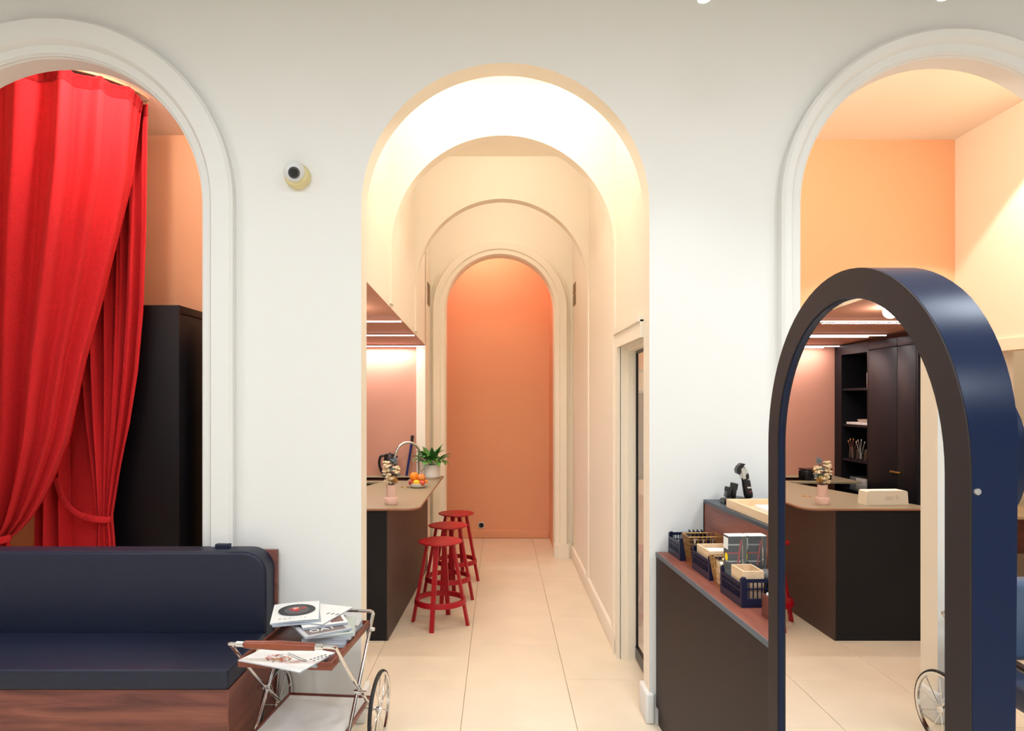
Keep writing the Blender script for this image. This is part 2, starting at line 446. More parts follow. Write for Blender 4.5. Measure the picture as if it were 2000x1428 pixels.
for i, x in enumerate((-3.1, -1.35, .45, 2.2, 3.7)):
    recessed('ceiling_downlight', OW[i]+' from left of the recessed lights over the front room', x, 1.55, 128, COOL, group='recessed lights in the front room', angle=150, blend=1., size=.3, aim=(x*.95, 3.0, .6))
for i, x in enumerate((-2.4, 0, 2.4)):
    recessed('ceiling_downlight', ('left', 'middle', 'right')[i]+' added fill light behind the camera', x, -1.1, 365, COOL, group='recessed lights in the front room', angle=165, blend=1., size=.2)  # added fill: unseen lamps that lift the ambient light on the front wall
recessed('ceiling_downlight', 'narrow recessed light above the navy bench', -2.3, 2.75, 150, COOL, angle=30, blend=.9, size=.05, aim=(-2.3, 3.12, .5))
recessed('ceiling_downlight', 'recessed light right above the arched standing mirror', 1.02, 1.75, 130, COOL, angle=70, blend=.6, size=.05)
for (y, p), nm in zip(((4.15, 44), (5.25, 16), (6.65, 16)), ('near', 'middle', 'far')):
    recessed('ceiling_downlight', 'recessed light over the %s bay of the corridor' % nm, .025, y, p, WARM, r=.04, group='recessed lights over the corridor', kind='POINT', size=.08)
recessed('ceiling_downlight', 'recessed light over the terracotta end niche', -.2, 7.95, 32, WARM, r=.04, kind='POINT', size=.06)
recessed('ceiling_downlight', 'recessed light in front of the red curtain', -2.62, 4.62, 44, WARM, r=.04, kind='POINT', size=.05, z=4.13)
recessed('ceiling_downlight', 'recessed light above the black wardrobe', -2.0, 5.3, 27, WARM, r=.04, kind='POINT', size=.06, z=4.13)
recessed('ceiling_downlight', 'left recessed light over the orange room', 1.9, 4.25, 60, WARM, r=.04, group='recessed lights in the orange room', kind='POINT', size=.08)
recessed('ceiling_downlight', 'right spot added over the orange room to draw a light wedge', 3.45, 4.4, 110, WARM, r=.04, group='recessed lights in the orange room', angle=108, blend=.12, size=.03)  # added spot, cone shaped so its edge draws the diagonal light on the wall
recessed('ceiling_downlight', 'recessed light in the room beyond the orange room', 4.9, 5.1, 40, WARM, r=.04, kind='POINT', size=.08)
recessed('ceiling_downlight', 'small recessed light in the salmon kitchen ceiling', -1.1, 4.75, 9, WARM, r=.016, kind='POINT', size=.05, z=slab_z(4.75)-.001)
# two hanging spot heads whose lenses peek in at the top of the picture
for x, lab in ((.90, 'small white hanging spotlight left of the right arch'), (1.955, 'small white hanging spotlight above the right arch')):
    t = thing('hanging_spotlight', lab, 'spotlight', (x, 3.0, CH), group='hanging spotlights')
    zb = 3.505 if x < 1 else 3.515
    MB().cyl((x, 3.0, CH), (x, 3.0, zb+.08), .006).build('stem', WHITE, t)
    MB().lathe([(.03, 0), (.03, -.02), (.0, -.02)], (x, 3.0, CH), 20).build('canopy', WHITE, t)
    MB().lathe([(0, .08), (.026, .08), (.03, .075), (.03, 0), (.026, 0), (.026, .01), (0, .01)], (x, 3.0, zb), 24).build('head', WHITE, t)
    MB().lathe([(0, .006), (.026, .006), (.026, .002), (0, .002)], (x, 3.0, zb), 24).build('lens', EMW, t)
    lamp('SPOT', (x, 3.0, zb-.01), 24, COOL, size=.03, angle=100, blend=.8, parent=t, aim=(x, 3.0, 0))
# led strips under the kitchen ceiling
for y, lab in ((5.33, 'nearest white led strip under the kitchen ceiling'), (6.15, 'middle white led strip under the kitchen ceiling'), (7.0, 'farthest white led strip along the salmon wall top')):
    z = slab_z(y)
    t = thing('led_strip', lab, 'led strip', (-1.2, y, z), group='kitchen led strips')
    MB().box(-1.87, CXL+.004, y-.014, y+.014, z-.012, z-.001).build('housing', SALMON, t, smooth=False)
    MB().box(-1.86, CXL+.001, y-.010, y+.010, z-.020, z-.012, bevel=.003).build('diffuser', EMLED, t)
    lamp('AREA', (-1.3, y, z-.03), 8, (1, .95, .97), size=.8, size_y=.03, parent=t)
# ============================================================= bench sofa
so = thing('bench_sofa', 'long navy upholstered bench with walnut base against the white wall', 'sofa', (-2.6, 3.35, 0))
XR = -1.2
def rounded(x0, x1, z0, z1, r, n=10, left=False):
    pts = [(x0, z0), (x1, z0), (x1, z1-r)] + [(x1-r+r*math.cos(PI/2*i/n), z1-r+r*math.sin(PI/2*i/n)) for i in range(1, n+1)]
    return pts + [(x0, z1)]
MB().box(-4.2, XR-.002, 3.02, 3.64, .06, .465, bevel=.002).build('base_front', WALNUT_X, so)
MB().box(XR-.0015, XR+.002, 3.02, 3.64, .06, .465).build('base_side', WALNUT_Y, so)
MB().box(-4.15, XR-.05, 3.06, 3.62, 0, .06).build('plinth', CHAR, so)
MB().box(-4.2, XR+.014, 3.645, 3.672, .1, .945, bevel=.002).build('back_panel', WALNUT_X, so)
c = MB(); c.box(-4.22, XR+.006, 3.005, 3.50, .468, .556, bevel=.014, seg=4)
seat = c.build('seat_cushion', NAVY, so)
MB().tube([(-4.2, 3.008, .550), (XR, 3.008, .550)], .0035, 6).build('piping', NAVY, seat)
def backc(y0, y1, d):
    m = MB(); m.prism(rounded(-4.2, XR+.0-d, .5, .965-d, .115), 'y', y0, y1); return m
bm_ = backc(3.505, 3.645, 0)
es = [e for e in bm_.bm.edges if abs(e.verts[0].co.y-e.verts[1].co.y) < 1e-6 and e.verts[0].co.y < 3.51]
bmesh.ops.bevel(bm_.bm, geom=es, offset=.018, segments=4, affect='EDGES', profile=.5)
back = bm_.build('back_cushion', NAVY, so, angle=50)
pth = [(p[0], 3.52, p[1]) for p in rounded(-4.2, XR-.0005, .55, .9645, .115)[1:]]
MB().tube(pth, .0038, 6).build('piping', NAVY, back)
MB().box(-1.50, -1.425, 3.60, 3.66, .955, .985, bevel=.003).build('strap', NAVYP, so)

# ============================================================= curtains round a ceiling rail
CC = Vector((-3.36, 5.40)); CR = .60; RZ = 4.13
def circ(a0, a1):
    def f_(u):
        a = R(lerp(a0, a1, u)); n = Vector((math.cos(a), math.sin(a))); return CC+n*CR, n
    return f_
def back_line(u):
    a = (u-.5)*.5
    return Vector((-2.80-.86*u, 5.45+.03*math.sin(PI*u))), Vector((math.sin(-a)*.6, -1)).normalized()
rail = thing('curtain_rail', 'curved white ceiling rail carrying the red curtains', 'curtain rail', (-3.36, 5.4, RZ))
TRACK = mat('tan rail', (196, 150, 110), .5)
MB().tube([(*circ(-200, -3)(k/40)[0], RZ-.012) for k in range(41)], .010, 8).build('track', TRACK, rail)
MB().tube([(*back_line(k/12)[0], RZ-.012) for k in range(13)], .010, 8).build('track', TRACK, rail)
def make_curtain(name, label, path, K, kw, tab, ztie, nf, left_straight=0, spread=.35, amp=.045, seed=1):
    rnd = random.Random(seed); ph = [rnd.uniform(-.5, .5) for _ in range(nf*2+3)]
    def phase(u):
        x = u*nf; i = int(x); f_ = x-i; f_ = f_*f_*(3-2*f_)
        return lerp(ph[i], ph[min(i+1, len(ph)-1)], f_)
    ztop = RZ-.03
    def P(u, v, off=0.):
        z = ztop*(1-v)+.015*v
        top, n = path(u)
        k = Vector(K)+Vector((kw[0]*(u-.5), kw[1]*(u-.5)))
        t = (ztop-z)/(ztop-ztie)
        if t <= 1: w = interp(tab, t)
        else:
            w = 1.; k = Vector(K)+Vector((kw[0]*(u-.5), kw[1]*(u-.5)))*(1+spread*3*(1-math.exp(-(t-1)*5)))
        ls = 0
        if left_straight:
            ls = min(1, max(0, (u-(1-left_straight))/.05))
        w *= (1-ls)
        p = top.lerp(k, w)
        fa = 2*PI*nf*u+phase(u)*2.2
        A = amp*(.55+.45*min(1, t*3))*(1-.5*w)*(1+.35*math.sin(u*17+seed))
        d = math.sin(fa)*A + .35*A*math.sin(2*fa+.7+u*5)
        d += .006*math.sin(fa*2.3+v*9)*min(1, t*4)
        dirn = (n*(1-w*.55)+Vector((0, -1))*w*.55).normalized()
        p = p+dirn*(d+off)
        if v < .035:
            g_ = 1-v/.035; p = p+n*(.007*math.sin(2*PI*nf*4*u)*g_)
        return Vector((p.x, p.y, z))
    t = thing(name, label, 'curtain', (*path(.5)[0], 0), group='red curtains on the ceiling rail')
    vt = [i/9*.03 for i in range(9)] + [.03+.97*(i/90)**.98 for i in range(91)]
    nu = nf*26
    mb = MB(); V = [[mb.bm.verts.new(P(i/nu, v)) for v in vt] for i in range(nu+1)]
    for i in range(nu):
        for j in range(len(vt)-1):
            mb.bm.faces.new((V[i][j], V[i+1][j], V[i+1][j+1], V[i][j+1]))
    bmesh.ops.recalc_face_normals(mb.bm, faces=mb.bm.faces[:])
    mb.build('fabric', RED, t, angle=180)
    hb = MB(); nh = nf*30
    hb.grid(lambda u, v: P(u, .002+v*.022, .004), nh, 3, thick=.002)
    hb.build('heading_tape', RED, t, angle=180)
    return t
tab1 = [(0, 0), (.2, .07), (.333, .165), (.48, .29), (.61, .418), (.70, .485), (.786, .55), (.86, .65), (.911, .735), (.955, .83), (.98, .91), (1.0, 1.0)]
c1 = make_curtain('red_curtain', 'bright red curtain in front, swept to the left and tied low', circ(-195, -3), (-3.65, 4.92), (.20, .06), tab1, .73, 8, seed=3, amp=.07)
ring = [(-3.65+.125*math.cos(a), 4.90+.085*math.sin(a), .73+.02*math.cos(a)) for a in [2*PI*k/28 for k in range(28)]]
MB().tube(ring, .028, 8, closed=True, flat=(1, .25)).build('tieback', RED, c1)
tab2 = [(0, 0), (.3, .03), (.5, .12), (.65, .27), (.78, .50), (.9, .80), (1, 1)]
c2 = make_curtain('red_curtain', 'darker red curtain behind, gathered by a band beside the black wardrobe', back_line, (-3.15, 5.42), (-.17, .03), tab2, .82, 8, left_straight=.30, seed=5, amp=.055)
ring = [(-3.175+.105*math.cos(a), 5.40+.075*math.sin(a), .82-.02*math.cos(a)) for a in [2*PI*k/28 for k in range(28)]]
MB().tube(ring, .026, 8, closed=True, flat=(1, .25)).build('tieback', RED, c2)
MB().tube(smooth_path([(-3.24, 5.335, .83), (-3.34, 5.33, .89), (-3.42, 5.33, 1.0), (-3.47, 5.34, 1.13)]), .022, 8, flat=(1, .25)).build('tieback_band', RED, c2)

# ============================================================= black wardrobe in the curtained room
wr = thing('wardrobe', 'tall black wardrobe beside the red curtains', 'wardrobe', (-2.9, 5.88, 0))
MB().box(-3.2, -2.645, 5.62, 6.14, .06, 2.523).build('body', BLACKCAB, wr)
MB().box(-3.2, -2.626, 5.60, 5.62, 0, 2.523, bevel=.001).build('end_panel', BLACKCAB, wr)
MB().box(-2.645, -2.626, 5.62, 6.14, 2.46, 2.523, bevel=.001).build('top_rail', BLACKCAB, wr)
dr = MB().box(-2.645, -2.630, 5.625, 6.13, .065, 2.452, bevel=.002).build('door', BLACKCAB, wr)
MB().box(-3.18, -2.66, 5.64, 6.12, 0, .06).build('plinth', BLACKP, wr)

# ============================================================= tall black kitchen cabinet
cab = thing('kitchen_cabinet', 'tall black wooden cabinet with open shelves and tall doors', 'cabinet', (-2.15, 6.4, 0))
X0, X1, Z1 = -2.45, -1.86, 2.295
MB().box(X0, X1-.02, 5.70, 6.44, .06, Z1).build('body', BLACKCAB, cab)
MB().box(X0+.02, X1-.06, 5.72, 7.08, 0, .06).build('plinth', BLACKP, cab)
MB().box(X0, X1-.0, 5.68, 5.70, .0, Z1+.002).build('end_panel', BLACKCAB, cab)
ys = [5.703, 5.975, 6.44]
for i in range(2):
    dr = MB().box(X1-.019, X1+.001, ys[i]+.003, ys[i+1]-.002, .065, 2.21, bevel=.002).build('door', BLACKCAB, cab)
    y = 5.99+.04*i-.04*(1-i)
    MB().box(X1+.001, X1+.018, y-.035, y+.035, 1.10, 1.118, bevel=.004).build('handle', BRASS, dr)
    MB().box(X1-.019, X1+.001, ys[i]+.003, ys[i+1]-.002, 2.216, 2.292, bevel=.002).build('top_filler', BLACKCAB, cab)
# open shelf bay
MB().box(X0, X0+.02, 6.44, 7.09, .06, Z1).build('back_board', BLACKCAB, cab)
MB().box(X0, X1, 6.44, 6.465, .06, Z1).build('side_board', BLACKCAB, cab)
MB().box(X0, X1, 6.95, 7.09, .06, Z1).build('side_board', BLACKCAB, cab)
MB().box(X0, X1, 6.465, 6.95, 2.20, Z1).build('top_board', BLACKCAB, cab)
SHELVES = [.30, .76, 1.10, 1.42, 1.73, 2.02][:]
SHELVES = [.40, .85, 1.155, 1.50, 1.86]
for z in SHELVES + [.065]:
    MB().box(X0+.02, X1-.012, 6.465, 6.95, z-.022, z).build('shelf', BLACKCAB, cab)

# ============================================================= kitchen island and back run
isl = thing('kitchen_island', 'kitchen island with thin beige top and charcoal and brown panels', 'counter', (-1.15, 5.9, 0))
TOPZ = .96
def rnd_corner(p, q, r_, rad, n=8):
    p, q, r_ = Vector(p), Vector(q), Vector(r_)
    a = (p-q).normalized(); b = (r_-q).normalized()
    out = []
    for i in range(n+1):
        t = i/n; A = q+a*rad*(1-t); B = q+b*rad*t
        out.append(tuple(A.lerp(B, t)))
    return out
top_o = [(-1.55, 4.93)] + rnd_corner((-1.55, 4.93), (-.585, 4.93), (-.585, 7.05), .13) + rnd_corner((-.585, 4.93), (-.578, 7.055), (-.9, 7.055), .02, 3)
top_o += [(-.86, 7.06), (-.86, 7.098), (-1.84, 7.098), (-1.84, 6.52), (-1.13, 6.52)]
# sink cut out: build the top from pieces around it
SX0, SX1, SY0, SY1 = -1.42, -.89, 6.63, 6.90
def clip(poly, axis, lim, keep_low):
    out = []
    for i in range(len(poly)):
        a, b = poly[i], poly[(i+1) % len(poly)]
        ina = (a[axis] <= lim) == keep_low or abs(a[axis]-lim) < 1e-9; inb = (b[axis] <= lim) == keep_low or abs(b[axis]-lim) < 1e-9
        if ina: out.append(a)
        if ina != inb:
            t = (lim-a[axis])/(b[axis]-a[axis]); out.append((a[0]+(b[0]-a[0])*t, a[1]+(b[1]-a[1])*t))
    return out
front = clip(top_o, 1, SY0, True); rest = clip(top_o, 1, SY0, False); mid = clip(rest, 1, SY1, True); rear = clip(rest, 1, SY1, False)
ml = clip(mid, 0, SX0, True); mr = clip(mid, 0, SX1, False)
tp = MB()
for pl in (front, rear, ml, mr): tp.prism(pl, 'z', TOPZ-.016, TOPZ)
wt = tp.build('worktop', WORKTOP, isl, smooth=False)
MB().tube([(p[0], p[1], TOPZ-.008) for p in top_o[:14]], .0075, 6).build('edge_band', EDGE, wt)
MB().tube(smooth_path([(-.846, 6.09, TOPZ+.001), (-.81, 6.125, TOPZ+.001), (-.846, 6.16, TOPZ+.001), (-.882, 6.125, TOPZ+.001)], closed=True), .0025, 6, closed=True).build('grommet_ring', BRASS, wt)
MB().tube(smooth_path([(-.88, 5.52, TOPZ+.001), (-.845, 5.555, TOPZ+.001), (-.88, 5.59, TOPZ+.001), (-.915, 5.555, TOPZ+.001)], closed=True), .0025, 6, closed=True).build('grommet_ring', BRASS, wt)
sk2 = MB(); sk2.box(SX0-.004, SX0, SY0, SY1, .78, TOPZ-.002); sk2.box(SX1, SX1+.004, SY0, SY1, .78, TOPZ-.002)
sk2.box(SX0, SX1, SY0-.004, SY0, .78, TOPZ-.002); sk2.box(SX0, SX1, SY1, SY1+.004, .78, TOPZ-.002); sk2.box(SX0, SX1, SY0, SY1, .778, .782)
sk2.build('sink_basin', mat('dark brown sink', (72, 34, 28), .4), isl, smooth=False)
base = MB(); base.prism([(-1.46, 4.955), (-.815, 4.955), (-.748, 7.04), (-1.05, 6.56)], 'z', 0, TOPZ-.017)
base.build('body', CHAR, isl, smooth=False)
f = MB(); f.prism([(-1.46, 4.945), (-.815, 4.945), (-.815, 4.956), (-1.46, 4.956)], 'z', 0, TOPZ-.017); f.build('front_panel', CHAR, isl, smooth=False)
f = MB(); f.prism([(-.814, 4.945), (-.806, 4.945), (-.738, 7.05), (-.747, 7.05)], 'z', 0, TOPZ-.017); f.build('side_panel', BROWNP, isl, smooth=False)
MB().box(-1.82, -1.1, 6.56, 7.08, 0, .775).build('sink_cabinet', CHAR, isl, smooth=False)
fc = MB(); fc.tube(smooth_path([(-.815, 6.96, TOPZ), (-.815, 6.96, 1.16), (-.825, 6.955, 1.25), (-.88, 6.93, 1.305), (-.95, 6.91, 1.31), (-1.01, 6.88, 1.27), (-1.045, 6.86, 1.19), (-1.05, 6.855, 1.14)], 8), .0125, 12)
fc.lathe([(.026, 0), (.026, .012), (.016, .02)], (-.815, 6.96, TOPZ), 18)
tap = fc.build('tap', CHROME, isl)
MB().cyl((-.80, 6.96, TOPZ+.05), (-.765, 6.955, TOPZ+.085), .005).build('tap_lever', CHROME, tap)

# ============================================================= red stools
def make_stool(label, x, y, rz):
    t = thing('bar_stool', label, 'stool', (0, 0, 0), 0, 'red bar stools along the island')
    MB().lathe([(0, .632), (.150, .632), (.170, .638), (.173, .643), (.170, .647), (.150, .648), (.06, .646), (0, .645)], seg=40).build('seat', REDMETAL, t)
    MB().lathe([(0, .618), (.10, .618), (.112, .632), (0, .632)], seg=24).build('swivel', REDMETAL, t)
    for k in range(4):
        a = PI/2*k; ca, sa = math.cos(a), math.sin(a)
        top = Vector((.102*ca, .102*sa, .632)); bot = Vector((.222*ca, .222*sa, .0))
        m = MB(); ax = (bot-top).normalized(); tang = Vector((-sa, ca, 0)); rad = ax.cross(tang)
        w0, w1, th = .0165, .0185, .011
        vs = []
        for p, w in ((top, w1), (bot+Vector((0, 0, 0)), w0)):
            vs.append([m.bm.verts.new(p+tang*(sx*w)+rad*(sy*th)) for sx, sy in ((-1, -1), (1, -1), (1, 1), (-1, 1))])
        for v in vs[1]: v.co.z = 0
        for v in vs[0]: v.co.z = .632
        m.bm.faces.new(vs[0]); m.bm.faces.new(vs[1])
        for i in range(4): m.bm.faces.new((vs[0][i], vs[0][(i+1) % 4], vs[1][(i+1) % 4], vs[1][i]))
        bmesh.ops.recalc_face_normals(m.bm, faces=m.bm.faces[:])
        m.build('leg', REDMETAL, t, smooth=False)
    rr = .102+(.222-.102)*(.632-.185)/.632+.012
    MB().lathe([(rr, .165), (rr+.004, .168), (rr-.002, .202), (rr-.006, .205), (rr-.024, .203), (rr-.024, .167)], seg=44, closed=True).build('footring', REDMETAL, t)
    t.location = (x, y, 0); t.rotation_euler = (0, 0, rz)
    return t
make_stool('nearest red metal bar stool beside the island', -.46, 5.33, R(-12))
make_stool('second red metal bar stool, between the nearest and farthest', -.45, 6.0, R(-10))
make_stool('farthest red metal bar stool, by the far arch', -.418, 6.63, R(-14))

# ============================================================= standing mirror (glass faces the corridor side)
mi = thing('standing_mirror', 'tall arched standing mirror in a dark frame in the foreground', 'mirror', (.84, 1.595, 0))
MX = .80; MC = 1.595; MR = .435; MHC = 1.615
def arch_loop(r, n=40, zb=0.):
    return [(MC-r, zb)] + [(MC-r*math.cos(PI*i/n), MHC+r*math.sin(PI*i/n)) for i in range(n+1)] + [(MC+r, zb)]
def ring_mesh(ro, ri, x0, xb):
    """arched frame: outer and inner loop, back face bowed outwards towards the top"""
    m = MB(); o_, i_ = arch_loop(ro), arch_loop(ri)
    n = len(o_)
    A = [m.bm.verts.new((x0, *p)) for p in o_]; B = [m.bm.verts.new((x0, *p)) for p in i_]
    C = [m.bm.verts.new((xb(p[1]), *p)) for p in o_]; D = [m.bm.verts.new((xb(p[1]), *p)) for p in i_]
    for k in range(n-1):
        m.bm.faces.new((A[k], A[k+1], B[k+1], B[k])); m.bm.faces.new((C[k], D[k], D[k+1], C[k+1]))
        m.bm.faces.new((A[k], C[k], C[k+1], A[k+1])); m.bm.faces.new((B[k], B[k+1], D[k+1], D[k]))
    for k in (0, n-1): m.bm.faces.new((A[k], B[k], D[k], C[k]))
    bmesh.ops.recalc_face_normals(m.bm, faces=m.bm.faces[:])
    return m
xb = lambda z: .868+.04*min(1, max(0, (z-1.45)/.5))
ring_mesh(MR, MR-.068, MX+.004, xb).build('rim', NAVYRIM, mi)
ring_mesh(MR-.0005, MR-.066, MX, lambda z: MX+.006).build('face', FRAMEF, mi, smooth=False)
g_ = MB(); v = [g_.bm.verts.new((MX+.012, *p)) for p in arch_loop(MR-.060)]; g_.bm.faces.new(v)
bmesh.ops.recalc_face_normals(g_.bm, faces=g_.bm.faces[:])
go = g_.build('glass', MIRROR, mi, smooth=False)
bk = MB(); bk.prism(arch_loop(MR-.061), 'x', MX+.016, .862); bk.build('backing', NAVYRIM, mi, smooth=False)
MB().lathe([(0, .0), (.155, .0), (.16, .004), (.16, .05), (.155, .054), (0, .054)], (.912, 1.40, 1.64), 40, 'x').build('round_knob_plate', NAVYRIM, mi)
MB().lathe([(0, 0), (.03, 0), (.03, -.045), (0, -.045)], (.912, 1.40, 1.64), 20, 'x').build('spacer', NAVYRIM, mi)
MB().lathe([(0, -.004), (.0055, -.003), (.0065, 0), (0, 0)], (.812, 1.16, 1.593), 16, 'y').build('bolt', STEEL, mi)

# ============================================================= retail counter behind the mirror
rc = thing('retail_counter', 'stepped brown counter with walnut ledge standing against the white wall', 'counter', (1.2, 2.9, 0))
BROWND = mat('umber laminate', (46, 35, 34), .55, noise=.05, spec=.3, nscale=30)
def ux(y): return .842+(3.685-y)*.052        # slight skew of the long front
YA, YB = 3.668, 2.06
f = MB(); f.prism([(ux(YA), YA), (ux(YB), YB), (1.50, YB), (1.50, YA)], 'z', .10, .912); f.build('body', BROWND, rc, smooth=False)
f = MB(); f.prism([(ux(YA)+.012, YA), (ux(YB)+.012, YB+.02), (1.48, YB+.02), (1.48, YA)], 'z', 0, .10); f.build('plinth', BROWND, rc, smooth=False)
f = MB(); f.prism([(ux(YA)-.0, YA), (ux(YB)-.0, YB), (1.16, YB), (1.12, YA)], 'z', .912, .930); f.build('ledge', WALNUT_Y, rc, smooth=False)
f = MB(); f.prism([(ux(YA)-.003, YA), (ux(YB)-.003, YB), (ux(YB)+.0, YB), (ux(YA)+.0, YA)], 'z', .908, .9305); f.build('ledge_edge', mat('grey laminate edge', (96, 104, 114), .5), rc, smooth=False)
RDX = .258
f = MB(); f.prism([(ux(YA)+RDX, YA), (ux(YB)+RDX, YB), (1.50, YB), (1.50, YA)], 'z', .931, 1.195); f.build('riser', WALNUT_Y, rc, smooth=False)
f = MB(); f.prism([(ux(YA)+RDX-.004, YA), (ux(YB)+RDX-.004, YB), (1.504, YB), (1.504, YA)], 'z', 1.195, 1.212); f.build('upper_top', mat('dark grey top', (66, 72, 80), .4), rc, smooth=False)
f = MB(); f.prism([(ux(YA)+RDX-.004, YA-.004), (ux(YA)+RDX-.004, YA), (ux(YA)+RDX+.004, YA), (ux(YA)+RDX+.004, YA-.004)], 'z', .931, 1.195); f.build('corner_edge', CHAR, rc, smooth=False)
# ============================================================= tea trolley
ct = thing('tea_trolley', 'chrome tea trolley with wooden trays and big spoked wheels', 'trolley', (-.893, 3.205, 0), R(-5.5))
def L(m, name, mt, par=None, **k): return m.build(name, mt, par or ct, world=False, **k)
tr = L(MB().box(-.205, .205, -.275, .275, .598, .606), 'upper_tray', TRAYWOOD)
for a in ((-.209, .209, -.281, -.271, .594, .628), (-.209, .209, .271, .281, .594, .628), (-.209, -.199, -.271, .271, .594, .628), (.199, .209, -.271, .271, .594, .628)):
    L(MB().box(*a, bevel=.0015), 'tray_rim', TRAYWOOD, tr)
lt = L(MB().box(-.205, .205, -.29, .275, .226, .236), 'lower_shelf', mat('white laminate shelf', (232, 230, 224), .45))
for a in ((-.213, .213, -.298, -.288, .222, .246), (-.213, .213, .273, .283, .222, .246), (-.213, -.203, -.288, .273, .222, .246), (.203, .213, -.288, .273, .222, .246)):
    L(MB().box(*a, bevel=.0015), 'shelf_rim', TRAYWOOD, lt)
for sx in (-1, 1):
    x = sx*.232
    L(MB().tube(smooth_path([(sx*.168, -.33, .712), (sx*.205, -.328, .712), (x, -.315, .705), (x, -.285, .682), (x, -.10, .50), (x, .10, .325), (x, .255, .19)], 6), .0085, 10), 'handle_tube', CHROME)
    x2 = sx*.220
    L(MB().tube(smooth_path([(sx*.17, .315, .664), (sx*.20, .315, .664), (x2, .308, .655), (x2, .285, .63), (x2, .10, .432), (x2, -.10, .224), (x2, -.30, .01)], 6), .0085, 10), 'leg_tube', CHROME)
    L(MB().lathe([(0, -.03), (.008, -.03), (.011, -.024), (.011, .0), (.006, .004), (.006, .03), (0, .03)], (sx*.236, .034, .372), 14, 'x'), 'pivot_knob', CHROME)
    L(MB().lathe([(0, -.012), (.009, -.010), (.011, 0), (.009, .010), (0, .012)], (sx*.238, .235, .60), 14, 'x'), 'side_knob', CHROME)
    L(MB().lathe([(0, -.012), (.013, -.010), (.013, .0), (.010, .012), (0, .012)], (x2, -.306, .011), 14, 'z'), 'rubber_foot', RUBBER)
L(MB().tube([(-.17, .315, .664), (.17, .315, .664)], .0085, 10), 'rear_bar', CHROME)
hb = MB(); hb.lathe([(0, -.155), (.0125, -.155), (.0165, -.15), (.0175, -.09), (.0205, 0), (.0175, .09), (.0165, .15), (.0125, .155), (0, .155)], (0, -.33, .712), 20, 'x')
L(hb, 'wooden_handle', HANDLE)
for sx in (-1, 1):
    L(MB().lathe([(.0125, 0), (.0125, .03), (.0085, .034), (0, .034), (0, 0)], (sx*.155 if sx > 0 else -.189, -.33, .712), 16, 'x'), 'handle_ferrule', CHROME)
L(MB().cyl((-.27, .255, .19), (.27, .255, .19), .007), 'axle', CHROME)
for sx in (-1, 1):
    x = sx*.268; c = (x, .255, .19)
    w = L(MB().lathe([(.176, -.009), (.187, -.008), (.190, 0), (.187, .008), (.176, .009)], c, 48, 'x', closed=True), 'wheel', RUBBER)
    L(MB().lathe([(.166, -.006), (.177, -.010), (.178, .010), (.166, .006)], c, 48, 'x', closed=True), 'wheel_rim', CHROME, w)
    L(MB().lathe([(0, -.016), (.017, -.014), (.022, -.004), (.022, .004), (.017, .014), (0, .016)], c, 20, 'x'), 'hub', CHROME, w)
    sp = None
    for k in range(10):
        a = 2*PI*k/10+.2
        L(MB().cyl((x+(.006 if k % 2 else -.006), .255+.02*math.cos(a), .19+.02*math.sin(a)), (x, .255+.168*math.cos(a), .19+.168*math.sin(a)), .0028, seg=8), 'spoke', CHROME, w)

# ------------------------------------------------------------- printed matter on the trolley
COVW = flat('cover white', (242, 240, 236), .5)
INKD = flat('dark ink', (52, 50, 54), .5); INKR = flat('red ink', (200, 52, 50), .5); INKP = flat('rose ink', (232, 170, 160), .5)
INKO = flat('orange ink', (224, 98, 52), .5); INKG = flat('green ink', (58, 78, 62), .5); INKY = flat('ochre ink', (206, 160, 70), .5); INKT = flat('taupe ink', (128, 114, 112), .5)
INKL = flat('faint ink', (206, 200, 186), .6); INKB = flat('pale blue ink', (160, 198, 228), .5)
def sheet(mb, fn, nu, nv, th):
    T = [[mb.bm.verts.new(fn(i/nu, j/nv)+Vector((0, 0, th))) for j in range(nv+1)] for i in range(nu+1)]
    B = [[mb.bm.verts.new(fn(i/nu, j/nv)) for j in range(nv+1)] for i in range(nu+1)]
    F = mb.bm.faces.new
    for i in range(nu):
        for j in range(nv):
            F((T[i][j], T[i+1][j], T[i+1][j+1], T[i][j+1])); F((B[i][j], B[i][j+1], B[i+1][j+1], B[i+1][j]))
        F((T[i][0], B[i][0], B[i+1][0], T[i+1][0])); F((T[i+1][nv], B[i+1][nv], B[i][nv], T[i][nv]))
    for j in range(nv):
        F((T[0][j+1], B[0][j+1], B[0][j], T[0][j])); F((T[nu][j], B[nu][j], B[nu][j+1], T[nu][j+1]))
def magazine(label, loc, rz, w, d, th, cover, tiltx=0, tilty=0, name='magazine', cat='magazine', group='magazines fanned on the trolley tray', bow=.0, cover_open=0):
    t = thing(name, label, cat, loc, rz, group); t.rotation_euler = (R(tiltx), R(tilty), rz)
    def zz(u): return bow*math.sin(PI*u)
    b = MB()
    V = [[b.bm.verts.new((-w/2+w*i/8+.001, y, zz(i/8)+z)) for (y, z) in ((-d/2+.001, 0), (d/2-.001, 0), (d/2-.001, th), (-d/2+.001, th))] for i in range(9)]
    for i in range(8):
        for k in range(4): b.bm.faces.new((V[i][k], V[i][(k+1) % 4], V[i+1][(k+1) % 4], V[i+1][k]))
    b.bm.faces.new(V[0]); b.bm.faces.new(V[8]); bmesh.ops.recalc_face_normals(b.bm, faces=b.bm.faces[:])
    b.build('pages', PAPERG, t, world=False, smooth=False)
    def cz(u): return zz(u)+th+.0005+cover_open*u*u
    c = MB(); sheet(c, lambda u, v: Vector((-w/2+w*u, -d/2+d*v, cz(u))), 8, 2, .0006)

    return t, (c.build('cover', cover, t, world=False, smooth=False)), th+.0012
